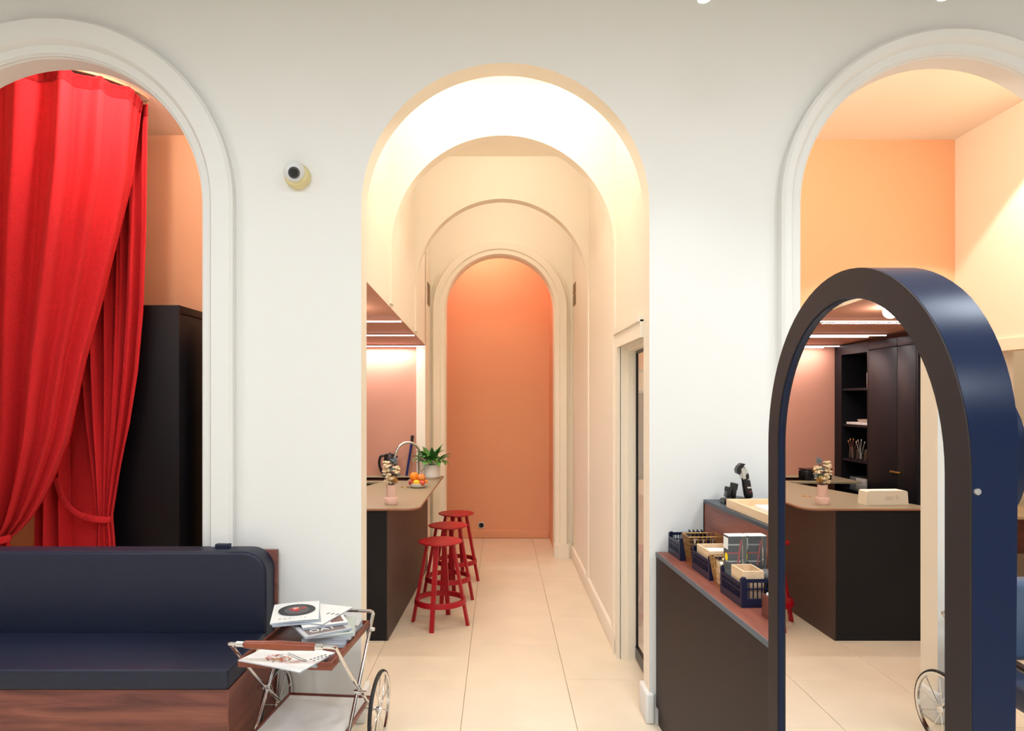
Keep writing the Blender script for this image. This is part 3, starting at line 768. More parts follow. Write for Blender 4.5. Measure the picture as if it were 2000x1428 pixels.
def patch(parent, name, m, x, y, z, rx, ry=None, rot=0, n=28):
    """flat ellipse or blob of print just above a cover"""
    ry = ry or rx; b = MB(); cr, sr = math.cos(rot), math.sin(rot)
    vs = [b.bm.verts.new((x+rx*math.cos(a)*cr-ry*math.sin(a)*sr, y+rx*math.cos(a)*sr+ry*math.sin(a)*cr, z)) for a in [2*PI*k/n for k in range(n)]]
    f_ = b.bm.faces.new(vs)
    if f_.normal.z < 0: f_.normal_flip()
    b.bm.normal_update()
    return b.build(name, m, parent, world=False, smooth=False)
def strip(parent, name, m, pts, z, w):
    b = MB()
    for (x0, y0), (x1, y1) in zip(pts, pts[1:]):
        d = Vector((x1-x0, y1-y0)).normalized(); n = Vector((-d.y, d.x))*w/2
        b.bm.faces.new([b.bm.verts.new((x0+n.x, y0+n.y, z)), b.bm.verts.new((x0-n.x, y0-n.y, z)), b.bm.verts.new((x1-n.x, y1-n.y, z)), b.bm.verts.new((x1+n.x, y1+n.y, z))])
    bmesh.ops.recalc_face_normals(b.bm, faces=b.bm.faces[:])
    return b.build(name, m, parent, world=False, smooth=False)
TZ = .6075
g = 'magazines fanned on the trolley tray'
magazine('bottom magazine of the right-hand pile on the trolley', (-.80, 3.285, TZ), R(-5), .21, .28, .016, COVW)
magazine('grey magazine second from bottom of the trolley pile', (-.80, 3.287, TZ+.018), R(-4), .21, .28, .014, flat('grey cover', (170, 174, 180), .5))
t, cv, z = magazine('magazine with a red block on its cover atop the right pile', (-.79, 3.285, TZ+.034), R(0), .21, .28, .010, flat('silver grey cover', (196, 196, 192), .5))
strip(cv, 'red_block', INKR, [(.02, -.09), (.07, -.02)], z, .035); strip(cv, 'dark_photo', INKT, [(.07, -.02), (.095, .03)], z, .05)
t, cv, z = magazine('pale green magazine under the fan on the trolley', (-.80, 3.275, TZ+.046), R(12), .21, .28, .004, flat('sage cover', (190, 196, 184), .5))
t, cv, z = magazine('dark green magazine with white title in the trolley fan', (-.822, 3.265, TZ+.052), R(20), .21, .28, .005, flat('pale sage cover', (204, 208, 196), .5))
strip(cv, 'dark_band', INKG, [(-.09, -.095), (.09, -.095)], z, .045); text('title', 'ICON', .045, PAPER, cv, (0, -.097, z+.0006), (0, 0, 0))
t, cv, z = magazine('taupe magazine titled in white letters in the trolley fan', (-.862, 3.262, TZ+.059), R(33), .22, .29, .009, flat('pale grey cover', (200, 200, 202), .5))
strip(cv, 'cover_picture', INKT, [(-.09, -.02), (.09, -.02)], z, .22); text('title', 'OAT', .06, PAPER, cv, (-.01, -.085, z+.0006), (0, 0, 0))
t, cv, z = magazine('white magazine with blue edge in the trolley fan', (-.872, 3.335, TZ+.071), R(24), .21, .28, .010, COVW)
strip(cv, 'blue_band', INKB, [(.02, .11), (.10, .11)], z, .03); strip(cv, 'brown_photo', flat('brown print', (132, 98, 88), .5), [(.03, -.05), (.09, -.05)], z, .13)
t, cv, z = magazine('thin magazine with dark marks behind the top cover', (-.885, 3.36, TZ+.084), R(-18), .21, .28, .004, COVW)
for k in range(3): strip(cv, 'dark_mark', INKD, [(.04+.025*k, .0), (.044+.025*k, .025)], z, .008)
magazine('pale blue magazine beneath the plate cover on the trolley', (-.99, 3.335, TZ+.084), R(17), .22, .285, .006, PAPERG)
t, cv, z = magazine('topmost magazine with a round dark plate on its white cover', (-.995, 3.34, TZ+.093), R(14), .22, .285, .007, COVW, bow=.004, cover_open=.004, tiltx=1)
zz = z+.0065
patch(cv, 'plate_print', INKD, .005, .015, zz, .088, .088); patch(cv, 'plate_inner', flat('mid grey ink', (92, 90, 90), .5), .005, .015, zz+.0004, .06, .062)
rr = random.Random(4)
for k in range(9): patch(cv, 'food_print', (INKR, INKP, INKR)[k % 3], .005+rr.uniform(-.03, .035), .02+rr.uniform(-.022, .022), zz+.0008+k*.0001, rr.uniform(.008, .017), rr.uniform(.006, .012), rr.uniform(0, 3), 10)
text('title', 'PORLITE', .024, INKL, cv, (-.01, -.105, zz-.001), (0, 0, 0), spacing=1.5)
# flyers at the front of the tray
g = 'flyers at the front of the trolley'
t, cv, z = magazine('kraft envelope under the flyers on the trolley', (-.985, 3.06, TZ+.001), R(8), .22, .16, .003, flat('kraft paper', (206, 186, 152), .7), name='envelope', cat='envelope', group=None)
t, cv, z = magazine('blue white leaflets under the large flyer', (-.90, 2.975, TZ+.001), R(-12), .27, .10, .010, flat('pale leaflet', (214, 222, 236), .6), name='leaflet', cat='leaflet', group=None, tiltx=0)
t, cv, z = magazine('large white flyer with red chilli print at the tray front', (-.92, 2.962, TZ+.022), R(-23), .327, .235, .004, COVW, name='flyer', cat='flyer', group=None, bow=.0015)
zz = z+.0055
pts0 = [(-.02, .03), (.03, .015), (.075, .0), (.11, -.005), (.125, .03), (.13, .06)]
for off in (0, .016): strip(cv, 'line_print', INKD, [(x+off*.6, y-off) for x, y in pts0[:4]], zz-.004, .004)
for k in range(5):
    strip(cv, 'dash_print', INKD, [(.118+.006*k, .004+.017*k), (.121+.006*k, .014+.017*k)], zz-.004, .007); strip(cv, 'dash_print', INKD, [(.138+.006*k, .0+.019*k), (.141+.006*k, .011+.019*k)], zz-.005, .007)
for k in range(60):
    a = rr.uniform(0, 6.3); q = rr.random()**.7
    patch(cv, 'chilli_print', (INKR, INKO, INKR, INKD, INKY, INKO)[k % 6], -.01+.058*q*math.cos(a), -.045+.04*q*math.sin(a), zz-.0005+k*.00003, rr.uniform(.004, .011), .0028, rr.uniform(0, 3), 8)
for k in range(3): strip(cv, 'text_print', INKP, [(.045+.012*k, -.07+.018*k), (.10+.004*k, -.045+.018*k)], zz-.003, .004)

# ============================================================= dome camera on the wall
dc = thing('dome_camera', 'white dome security camera on the wall beside the left arch', 'camera', (-1.09, FW0, 2.955))
cx_, cz_ = -1.085, 2.95
MB().lathe([(0, 0), (.068, 0), (.068, -.03), (.058, -.052), (0, -.052)], (cx_, FW0, cz_), 36, 'y').build('mount_ring', mat('yellowed plastic', (232, 216, 160), .5), dc)
MB().ball((cx_-.006, FW0-.055, cz_+.012), .056, seg=28, rings=18).build('dome', mat('camera white', (228, 228, 226), .35), dc)
dv = Vector((.24, -.9, -.40)).normalized(); c0 = Vector((cx_-.006, FW0-.055, cz_+.012))
MB().tube([c0+dv*.046, c0+dv*.0575], .030, 28).build('lens_ring', mat('lens ring grey', (52, 56, 70), .35), dc)
MB().tube([c0+dv*.05, c0+dv*.0585], .021, 24).build('lens', BLACKP, dc)
for k in range(16):
    a = 2*PI*k/16; u_ = Vector((1, 0, 0)); w_ = dv.cross(u_)
    MB().ball(c0+dv*.0575+u_*(.0255*math.cos(a))+w_*(.0255*math.sin(a)), .0022, seg=6, rings=4).build('infrared_led', SILVER, dc)

# ============================================================= things on the kitchen island
TZ2 = TOPZ+.0005
va = thing('flower_vase', 'pink ceramic vase with stepped base on the kitchen island', 'vase', (-.815, 5.15, TZ2))
MB().lathe([(0, 0), (.049, 0), (.05, .003), (.0495, .045), (.047, .049), (.037, .051), (.0365, .145), (.033, .145), (.032, .06), (0, .058)], (-.815, 5.15, TZ2), 32).build('body', PINKC, va)
FLC = flat('cream petal', (236, 216, 180), .8); FLB = flat('dusty blue petal', (112, 134, 146), .85); FLY = flat('mustard petal', (204, 146, 70), .8); FLP = flat('mauve petal', (150, 118, 112), .85); STEMC = flat('dry stem', (116, 100, 66), .8)
nth = {}
def flower(kind, dx, dy, z):
    m, lab = {'c': (FLC, 'cream papery dried flower, %s from the top of the bouquet'), 'b': (FLB, 'dusty blue dried flower, %s from the top of the bouquet'), 'y': (FLY, 'mustard dried flower, %s from the top of the bouquet'), 'p': (FLP, 'mauve dried sprig, %s from the top of the bouquet')}[kind]
    nth[kind] = nth.get(kind, -1)+1; lab = lab % OW[nth[kind]]
    t = thing('dried_flower', lab, 'flower', (-.815+dx*.12, 5.15+dy*.12, TZ2+.07), group={'c': 'cream', 'b': 'blue', 'y': 'mustard', 'p': 'mauve'}[kind]+' dried flowers in the vase')
    p = Vector((-.815+dx, 5.15+dy, TZ2+z))
    MB().tube([(-.815+dx*.12, 5.15+dy*.12, TZ2+.07), (-.815+dx*.35, 5.15+dy*.35, TZ2+.145), p], .0016, 5).build('stem', STEMC, t)
    rn = random.Random(int(1000*dx+77*dy+z*999))
    if kind == 'c':
        b = MB()
        for k in range(7):
            a = 2*PI*k/7+rn.random(); q = .016+rn.random()*.012
            b.ball(p+Vector((q*math.cos(a), q*math.sin(a)*.8, rn.uniform(-.012, .014))), .013, (1, .9, rn.uniform(.4, .9)), 8, 6)
        b.ball(p, .014, seg=8, rings=6)
    else:
        b = MB()
        for k in range(26):
            v = Vector((rn.gauss(0, 1), rn.gauss(0, 1), rn.gauss(0, .6))).normalized()*rn.uniform(.008, .026)
            b.ball(p+v, rn.uniform(.003, .006), seg=6, rings=4)
    b.build('head', m, t)
for k, dx, dy, z in sorted((('b', .018, .02, .335), ('b', .026, .0, .315), ('c', -.032, 0, .305), ('c', -.028, -.02, .285), ('p', .0, .01, .29), ('c', .04, .0, .275), ('b', .008, -.025, .262), ('c', -.03, -.01, .255), ('y', -.04, .0, .24),
                     ('y', .042, .02, .245), ('c', .035, -.02, .245), ('b', -.045, .01, .22), ('b', .045, -.01, .225), ('c', -.02, -.025, .218), ('p', .012, -.03, .235), ('y', .022, -.03, .198), ('c', -.002, -.03, .195), ('p', -.03, .0, .19), ('c', -.02, -.01, .172), ('y', .028, -.015, .182), ('p', .02, -.01, .165), ('b', .0, .03, .25)), key=lambda q: -q[3]):
    flower(k, dx, dy, z)
# fruit bowl
fb = tag(MB().lathe([(0, 0), (.05, 0), (.072, .012), (.084, .032), (.0855, .042), (.082, .042), (.078, .030), (.06, .012), (0, .008)], (-.73, 6.12, TZ2), 36).build('fruit_bowl', PORCE), 'shallow white fruit bowl on the kitchen island', 'bowl')
def fruit(name, label, cat, m, x, y, z, r, sc=(1, 1, .94), stem_=True):
    t = thing(name, label, cat, (x, y, z-r))
    b = MB(); b.ball((x, y, z), r, sc, 20, 14)
    for v in b.bm.verts:
        dd = math.hypot(v.co.x-x, v.co.y-y)/r
        if dd < .45 and v.co.z > z: v.co.z -= (.45-dd)*r*.35
    b.build('flesh', m, t)
    if stem_: MB().cyl((x, y, z+r*.72), (x+.002, y, z+r*.72+.010), .0016, seg=6).build('stem', STEMC, t)
def fm(n, a, b): 
    return wood(n, a, lerp_c(a, b), b, 2, .35, 2.)
def lerp_c(a, b): return tuple((p+q)/2 for p, q in zip(a, b))
fruit('orange', 'large bright orange on top of the fruit bowl', 'orange', mat('orange peel', (244, 140, 24), .45, bump=.3, bscale=250), -.760, 6.10, TZ2+.098, .041, (1, 1, 1))
fruit('apple', 'yellow and red apple on top of the fruit bowl', 'apple', fm('apple skin', (214, 72, 44), (244, 196, 84)), -.695, 6.10, TZ2+.092, .036)
fruit('plum', 'red plum at the left of the fruit bowl', 'plum', fm('plum skin', (160, 44, 36), (206, 84, 54)), -.782, 6.075, TZ2+.048, .026)
fruit('lemon', 'yellow lemon at the front of the fruit bowl', 'lemon', mat('lemon skin', (246, 196, 40), .45), -.735, 6.065, TZ2+.047, .030, (1.1, .95, .95), False)
fruit('peach', 'red peach at the front right of the fruit bowl', 'peach', fm('peach skin', (196, 66, 44), (226, 112, 62)), -.685, 6.068, TZ2+.046, .027)
fruit('apricot', 'orange apricot at the right edge of the fruit bowl', 'apricot', fm('apricot skin', (226, 120, 52), (240, 158, 84)), -.662, 6.115, TZ2+.05, .025)
fruit('nectarine', 'dark nectarine at the back of the fruit bowl', 'nectarine', fm('nectarine skin', (150, 40, 34), (204, 92, 50)), -.735, 6.165, TZ2+.05, .028)
# potted plant
pp = thing('potted_plant', 'leafy green plant in a white pot on the island end', 'plant', (-.672, 6.83, TZ2))
PX, PY = -.672, 6.83
MB().lathe([(0, .012), (.06, .012), (.076, .016), (.076, .135), (.071, .135), (.070, .115), (0, .115)], (PX, PY, TZ2), 32).build('pot', PORCE, pp)
MB().lathe([(0, 0), (.078, 0), (.080, .003), (.080, .013), (0, .013)], (PX, PY, TZ2), 32).build('saucer', flat('raw clay saucer', (212, 180, 156), .7), pp)
MB().lathe([(0, .117), (.069, .117), (.069, .113), (0, .113)], (PX, PY, TZ2), 20).build('soil', flat('potting soil', (58, 44, 34), .9), pp)
LEAF = [mat('leaf green %d' % k, c, .38, noise=.18, nscale=40) for k, c in enumerate(((58, 118, 44), (84, 146, 58), (44, 98, 40)))]
leaf_me = []
for k, (ln, wd, dr) in enumerate(((.125, .030, .9), (.095, .030, 1.2), (.14, .022, .5))):
    b = MB(); q = .07          # petiole, then a blade that arches over
    def curve(u, ln=ln, dr=dr):
        a0 = 1.25; x = z = 0.; n_ = 24
        for i_ in range(int(u*n_)):
            a_ = a0-dr*1.9*(i_/n_)**1.4; x += (ln+q)/n_*math.cos(a_); z += (ln+q)/n_*math.sin(a_)
        return x, z
    def lf(u, v, ln=ln, wd=wd):
        x, z = curve(u); f_ = q/(ln+q)
        t_ = max(0, (u-f_)/(1-f_)); w = .0015+wd*(math.sin(PI*t_**.75) if t_ > 0 else 0)
        return Vector((x, (v-.5)*2*w, z+abs(v-.5)*w*.5))
    sheet(b, lf, 24, 4, .0008); o = b.build('leaf', LEAF[k], pp, world=False, angle=60); leaf_me.append(o.data); bpy.data.objects.remove(o)
rr = random.Random(12)
for k in range(40):
    o = bpy.data.objects.new('leaf', leaf_me[k % 3]); COL.objects.link(o); o.parent = pp
    az = k*2.399; tip = R(lerp(-24, 26, (k/40)**.9)+rr.uniform(-7, 7))
    o.location = (.03*math.cos(az), .03*math.sin(az), .112); o.rotation_euler = (0, tip, az); s_ = rr.uniform(.85, 1.3); o.scale = (s_, s_, s_)
# kettle
ke = thing('electric_kettle', 'black electric kettle behind the sink', 'kettle', (-1.12, 7.0, TZ2))
MB().lathe([(0, 0), (.075, 0), (.078, .02), (.072, .02), (.070, .03), (.066, .12), (.060, .205), (.056, .215), (0, .222)], (-1.12, 7.0, TZ2), 32).build('body', mat('kettle steel', (70, 62, 60), .22, .6), ke)
MB().lathe([(0, .216), (.058, .212), (.052, .228), (.012, .236), (0, .25)], (-1.12, 7.0, TZ2), 24).build('lid', BLACKP, ke)
MB().tube(smooth_path([(-1.175, 6.995, TZ2+.215), (-1.215, 6.99, TZ2+.20), (-1.228, 6.99, TZ2+.13), (-1.205, 6.99, TZ2+.05), (-1.18, 6.995, TZ2+.035)]), .013, 10).build('handle', BLACKP, ke)
MB().prism([(-1.07, TZ2+.16), (-1.035, TZ2+.205), (-1.07, TZ2+.212)], 'y', 6.985, 7.015).build('spout', BLACKP, ke)
# broom handle leaning on the salmon wall
sq = thing('leaning_rod', 'navy rod with black grip leaning on the salmon wall', 'rod', (-.955, 7.04, TZ2))
MB().cyl((-.955, 7.035, TZ2+.002), (-.905, 7.075, 1.31), .0125, seg=14).build('shaft', mat('navy rod paint', (26, 36, 96), .35), sq)
MB().cyl((-.905, 7.075, 1.31), (-.900, 7.081, 1.375), .0145, seg=14).build('grip', BLACKP, sq)
# gift box (seen in the mirror)
gb = thing('gift_box', 'white cardboard gift box with round logo on the island', 'box', (-1.27, 5.15, TZ2), R(-4))
b = MB(); b.prism([(-.165, 0), (.165, 0), (.155, .10), (.14, .106), (-.14, .106), (-.158, .098)], 'y', -.055, .055); b.build('carton', flat('box card', (244, 234, 214), .7), gb, world=False, smooth=False)
MB().lathe([(.017, 0), (.0185, 0), (.0185, -.0006), (.017, -.0006)], (-.075, -.0553, .052), 28, 'y', closed=True).build('logo_ring', INKL, gb, world=False)
text('logo_mark', '4', .02, INKT, gb, (-.075, -.0558, .053), (R(90), 0, 0))
for k in range(3): MB().box(-.045, .02, -.0558, -.0552, .057-.009*k, .061-.009*k).build('printed_line', INKL, gb, world=False, smooth=False)
# radio (seen in the mirror)
ra = thing('radio', 'black radio with green display on the back counter', 'radio', (-1.475, 6.70, TZ2), R(-8))
b = MB(); b.box(-.14, .14, -.07, .07, 0, .10, bevel=.02, seg=3); b.build('case', BLACKP, ra, world=False)
MB().box(-.15, .13, -.06, .08, .10, .112, bevel=.004).build('lid', mat('smoked lid', (70, 44, 40), .2), ra, world=False)
fa_ = MB().box(-.075, .055, -.078, -.066, .012, .066, bevel=.008).build('front_plate', SILVER, ra, world=False)
MB().box(-.045, .02, -.0795, -.077, .024, .054).build('display', mat('display black', (6, 24, 12), .2), fa_, world=False, smooth=False)
for k in range(4): MB().box(-.032+.012*k, -.028+.012*k, -.0802, -.0796, .030, .048).build('display_segment', mat('green display glow', (60, 255, 120), .5, emit=3.), fa_, world=False, smooth=False)

# ------------------------------------------------------------- things in the open shelf bay
def sh(i): return SHELVES[i]+.0005
SXc = -2.0
tag(MB().box(-2.10, -1.885, 6.50, 6.90, sh(3), sh(3)+.022, bevel=.002).build('serving_board', flat('white board', (214, 206, 200), .6)), 'white flat board on the upper cabinet shelf', 'board')
pl = thing('plate_stack', 'low pale dish on the white board in the cabinet', 'dish', (-1.98, 6.68, sh(3)+.022))
MB().lathe([(0, 0), (.075, 0), (.09, .03), (.086, .03), (.07, .008), (0, .006)], (-1.98, 6.68, sh(3)+.023), 28).build('bowl', flat('stoneware', (196, 172, 156), .5), pl)
for x, y, lab, hnd in ((-1.93, 6.86, 'glass jar mug with wooden sticks on the cabinet shelf', True), (-1.93, 6.71, 'glass jar with spoons on the cabinet shelf', False), (-1.93, 6.56, 'small glass jar at the shelf end', False)):
    j = thing('glass_jar', lab, 'jar', (x, y, sh(2))); z = sh(2)
    MB().lathe([(0, 0), (.036, 0), (.038, .01), (.038, .09), (.034, .10), (.034, .115), (.031, .115), (.031, .10), (.035, .088), (.035, .006), (0, .005)], (x, y, z), 24).build('glass', GLASS, j)
    if hnd:
        MB().tube(smooth_path([(x, y+.036, z+.09), (x, y+.065, z+.085), (x, y+.068, z+.05), (x, y+.037, z+.025)]), .005, 8).build('handle', GLASS, j)
    for k in range(4 if y > 6.6 else 0):
        s1 = thing('stirring_stick' if hnd else 'spoon', (OW[k]+' wooden stirring stick in the glass jar mug' if hnd else OW[k]+' steel spoon standing in the glass jar'), 'stick' if hnd else 'spoon', (x, y, z+.01), group=('sticks in the jar mug' if hnd else 'spoons in the jar'))
        e = (x+.03*math.cos(k*2), y+.035*math.sin(k*1.7+1), z+.17+.02*(k % 2))
        MB().cyl((x+.01*math.cos(k*2+3), y+.01*math.sin(k*2), z+.008), e, .003, seg=6).build('shaft', WALNUT_Z if hnd else STEEL, s1)
        MB().ball(e, .009, (.5, 1, 1.3), 8, 6).build('tip', BRASS if hnd else STEEL, s1)
bx_ = thing('storage_box', 'clear plastic box with paper inside on the cabinet shelf', 'box', (-2.0, 6.68, sh(1)))
b = MB(); b.box(-2.08, -1.89, 6.54, 6.84, sh(1), sh(1)+.004); b.box(-1.894, -1.89, 6.54, 6.84, sh(1)+.004, sh(1)+.13); b.box(-2.08, -2.076, 6.54, 6.84, sh(1)+.004, sh(1)+.13)
b.box(-2.076, -1.894, 6.54, 6.544, sh(1)+.004, sh(1)+.13); b.box(-2.076, -1.894, 6.836, 6.84, sh(1)+.004, sh(1)+.13); b.build('box_walls', CLEARP, bx_, smooth=False)
for k in range(3): 
    tag(MB().box(-2.06+.045*k, -2.03+.045*k, 6.56, 6.82, sh(1)+.006, sh(1)+.10+.008*k, bevel=.003).build('napkin_pack', flat('napkin white', (222, 214, 204), .8)), ('rear', 'middle', 'front')[k]+' white paper napkin pack in the clear storage box', 'napkins', 'napkin packs in the storage box')
for k in range(4):
    for n in range(1):
        tag(MB().lathe([(0, 0), (.030, 0), (.036, .10), (.033, .10), (.028, .005), (0, .004)], (-1.93, 6.54+.11*k, sh(0)+.03*n+.0005), 20).build('drinking_glass', GLASS), OW[k]+' clear drinking glass from the door side on the low shelf', 'glass', 'glasses on the cabinet shelf')
bt = thing('printed_bottle', 'slim printed bottle at the edge of the top shelf', 'bottle', (-1.92, 6.52, sh(4)))
MB().lathe([(0, 0), (.028, 0), (.03, .01), (.03, .14), (.012, .18), (.012, .21), (0, .21)], (-1.92, 6.52, sh(4)), 20).build('glass', flat('bottle white', (214, 196, 186), .4), bt)
for k in range(4): MB().lathe([(.0305, .02+.03*k), (.0305, .035+.03*k)], (-1.92, 6.52, sh(4)), 20).build('label_band', (INKR, INKY, INKB, INKP)[k], bt)
# ============================================================= things on the retail counter
LZ = .9305; UZ = 1.2125; TILT = math.atan(.052)
def make_crate(name, label, cat, x, y0, y1, w, h, z=LZ):
    """folding crate; long side faces the corridor, (x, y0) is its near left corner"""
    t = thing(name, label, cat, (x, y0, z), TILT, 'navy folding crates on the ledge')
    d = y1-y0; th = .006
    MB().box(0, w, 0, d, 0, .008).build('base', NAVYP, t, world=False, smooth=False)
    for x0 in (0, w-th):                    # long sides with a lowered grip
        b = MB()
        b.prism([(0, .006), (d, .006), (d, h), (d-.035, h), (d-.05, h-.018), (.05, h-.018), (.035, h), (0, h), (0, h-.004), (.03, h-.004), (.03, h-.03), (d-.03, h-.03), (d-.03, .045), (.02, .045), (.02, .008), (0, .008)][:6]
                + [(.035, h), (0, h)], 'x', x0, x0+th) if False else None
        for (a0, a1, z0, z1) in ((0, d, .006, .034), (0, .02, .034, h), (d-.02, d, .034, h), (.02, d-.02, h-.032, h-.018), (.02, d-.02, .060, .066)):
            b.box(x0, x0+th, a0, a1, z0, z1)
        n = 14
        for k in range(n):
            a = .022+(d-.044)*k/(n-1); b.box(x0+.001, x0+th-.001, a-.0022, a+.0022, .034, h-.032)
        b.box(x0-.002 if x0 == 0 else x0, x0+th if x0 == 0 else x0+th+.002, .0, d, .030, .034)
        b.build('long_side', NAVYP, t, world=False, smooth=False)
    for a in (0, d-th):
        b = MB()
        for (p0, p1, z0, z1) in ((th, w-th, .006, .034), (th, .024, .034, h), (w-.024, w-th, .034, h), (.024, w-.024, h-.014, h)):
            b.box(p0, p1, a, a+th, z0, z1)
        for k in range(8):
            p = .03+(w-.06)*k/7; b.box(p-.0022, p+.0022, a+.001, a+th-.001, .034, h-.014)
        b.box(.024, w-.024, a+.001, a+th-.001, .07, .075)
        b.build('short_side', NAVYP, t, world=False, smooth=False)
    for px in (.004, w-.020):
        for py in (.004, d-.020):
            MB().box(px, px+.016, py, py+.016, h, h+.006, bevel=.002).build('corner_peg', NAVYP, t, world=False)
    return t
CR_ = [make_crate('folding_crate', 'navy folding crate nearest the wall with black combs', 'crate', ux(3.46)+.062, 3.46, 3.655, .17, .108),
       make_crate('folding_crate', 'navy folding crate in the middle holding a wooden box', 'crate', ux(3.08)+.075, 3.08, 3.315, .17, .108),
       make_crate('folding_crate', 'nearest navy folding crate holding wooden box and tin', 'crate', ux(2.68)+.058, 2.68, 2.905, .18, .112)]
# combs in the far crate
def put(o_, lx, ly): return CR_[o_].matrix_basis @ Vector((lx, ly, 0))
for k in range(4):
    p = put(0, .09+.022*k, .10)
    cb = thing('comb', OW[k]+' black comb from the left in the far crate', 'comb', (p.x, p.y, LZ+.01), TILT+R(80), 'combs in the far crate')
    MB().box(-.07, .07, -.003, .003, .085, .098, bevel=.002).build('spine', BLACKP, cb, world=False)
    b = MB()
    for q in range(18): b.box(-.066+.0076*q, -.0636+.0076*q, -.002, .002, .012, .118)
    b.build('teeth', BLACKP, cb, world=False, smooth=False)
p = put(0, .045, .06)
br = thing('hair_brush', 'grey brush head leaning in the far crate', 'brush', (p.x, p.y, LZ+.01), TILT)
MB().box(-.012, .012, -.03, .03, .03, .115, bevel=.008).build('paddle', flat('brush grey', (84, 82, 80), .6), br, world=False)
MB().cyl((0, 0, 0), (0, 0, .04), .008).build('grip', BLACKP, br, world=False)
def wooden_box(label, x, y, z, w, d, h, rz, tilt=0):
    t = thing('wooden_box', label, 'box', (x, y, z), rz); t.rotation_euler = (R(tilt), 0, rz)
    MB().box(-w/2, w/2, -d/2, d/2, 0, .005).build('bottom', LIGHTWOOD, t, world=False, smooth=False)
    for a in ((-w/2, w/2, -d/2, -d/2+.007), (-w/2, w/2, d/2-.007, d/2), (-w/2, -w/2+.007, -d/2+.007, d/2-.007), (w/2-.007, w/2, -d/2+.007, d/2-.007)):
        MB().box(*a, .005, h, bevel=.001).build('side', LIGHTWOOD, t, world=False, smooth=False)
    return t
p = put(1, .085, .125); wooden_box('open wooden box filled with white sachets in the middle crate', p.x, p.y, LZ+.009, .14, .17, .115, TILT)
p2 = put(1, .085, .125)
for k in range(5):
    tag(MB().box(p2.x-.058, p2.x+.058, p2.y-.066+.024*k, p2.y-.052+.024*k, LZ+.016, LZ+.112, bevel=.003).build('sachet', PAPER), OW[k]+' white paper sachet from the near end of the wooden box', 'sachet', 'sachets in the wooden box')
p = put(2, .055, .078); wooden_box('small open wooden box in the nearest crate', p.x, p.y, LZ+.009, .085, .12, .13, TILT)
# wire baskets
def basket(label, x, y, w, d, h, inset=.02):
    t = thing('wire_basket', label, 'basket', (x, y, LZ), TILT, 'brass wire baskets on the ledge')
    def rect(z, q): return [(q, q*.6, z), (w-q, q*.6, z), (w-q, d-q*.6, z), (q, d-q*.6, z)]
    MB().tube(rect(h, 0), .0026, 6, closed=True).build('rim', BRASS, t, world=False)
    MB().tube(rect(.003, inset), .0022, 6, closed=True).build('foot_ring', BRASS, t, world=False)
    for f_ in (.28, .52, .76): MB().tube(rect(h*f_, inset*(1-f_)), .0015, 5, closed=True).build('cross_wire', BRASS, t, world=False)
    R0, R1 = rect(.003, inset), rect(h, 0)
    for e in range(4):
        n = 8 if e % 2 == 0 else 6
        for k in range(n):
            f_ = k/n; a = Vector(R0[e]).lerp(Vector(R0[(e+1) % 4]), f_); b_ = Vector(R1[e]).lerp(Vector(R1[(e+1) % 4]), f_)
            MB().cyl(a, b_, .0015, seg=5, caps=False).build('upright_wire', BRASS, t, world=False)
    for k in range(1, 6):
        f_ = k/6; MB().cyl(Vector(R0[0]).lerp(Vector(R0[1]), f_), Vector(R0[3]).lerp(Vector(R0[2]), f_), .0015, seg=5, caps=False).build('bottom_wire', BRASS, t, world=False)
    return t
b1 = basket('taller brass wire basket between far and middle crates', ux(3.34)+.068, 3.335, .17, .105, .145)
b2 = basket('lower brass wire basket between middle and near crates', ux(2.93)+.062, 2.93, .15, .115, .125)
# small goods in the baskets
for k in range(3):
    q = b1.matrix_basis @ Vector((.05+.045*k, .052, .006))
    t = thing('pump_bottle', ('left', 'middle', 'right')[k]+' dark small bottle in the taller wire basket', 'bottle', q, group='bottles in the taller basket')
    MB().lathe([(0, 0), (.018, 0), (.019, .006), (.019, .075), (.010, .088), (.010, .10), (0, .10)], seg=18).build('body', mat('dark bottle %d' % k, (34, 30, 30), .2), t, world=False)
    MB().lathe([(.011, .10), (.011, .118), (0, .118)], seg=14).build('cap', CHROME, t, world=False)
wb = b2.matrix_basis @ Vector((.075, .058, .006))
for k in range(4):
    tag(MB().box(wb.x-.052+.026*k, wb.x-.032+.026*k, wb.y-.036, wb.y+.036, wb.z, wb.z+.10+.01*(k % 2), bevel=.003).build('paper_pack', flat('cream pack', (246, 232, 208), .7)), OW[k]+' cream paper pack from the left in the lower basket', 'pack', 'packs in the lower basket')
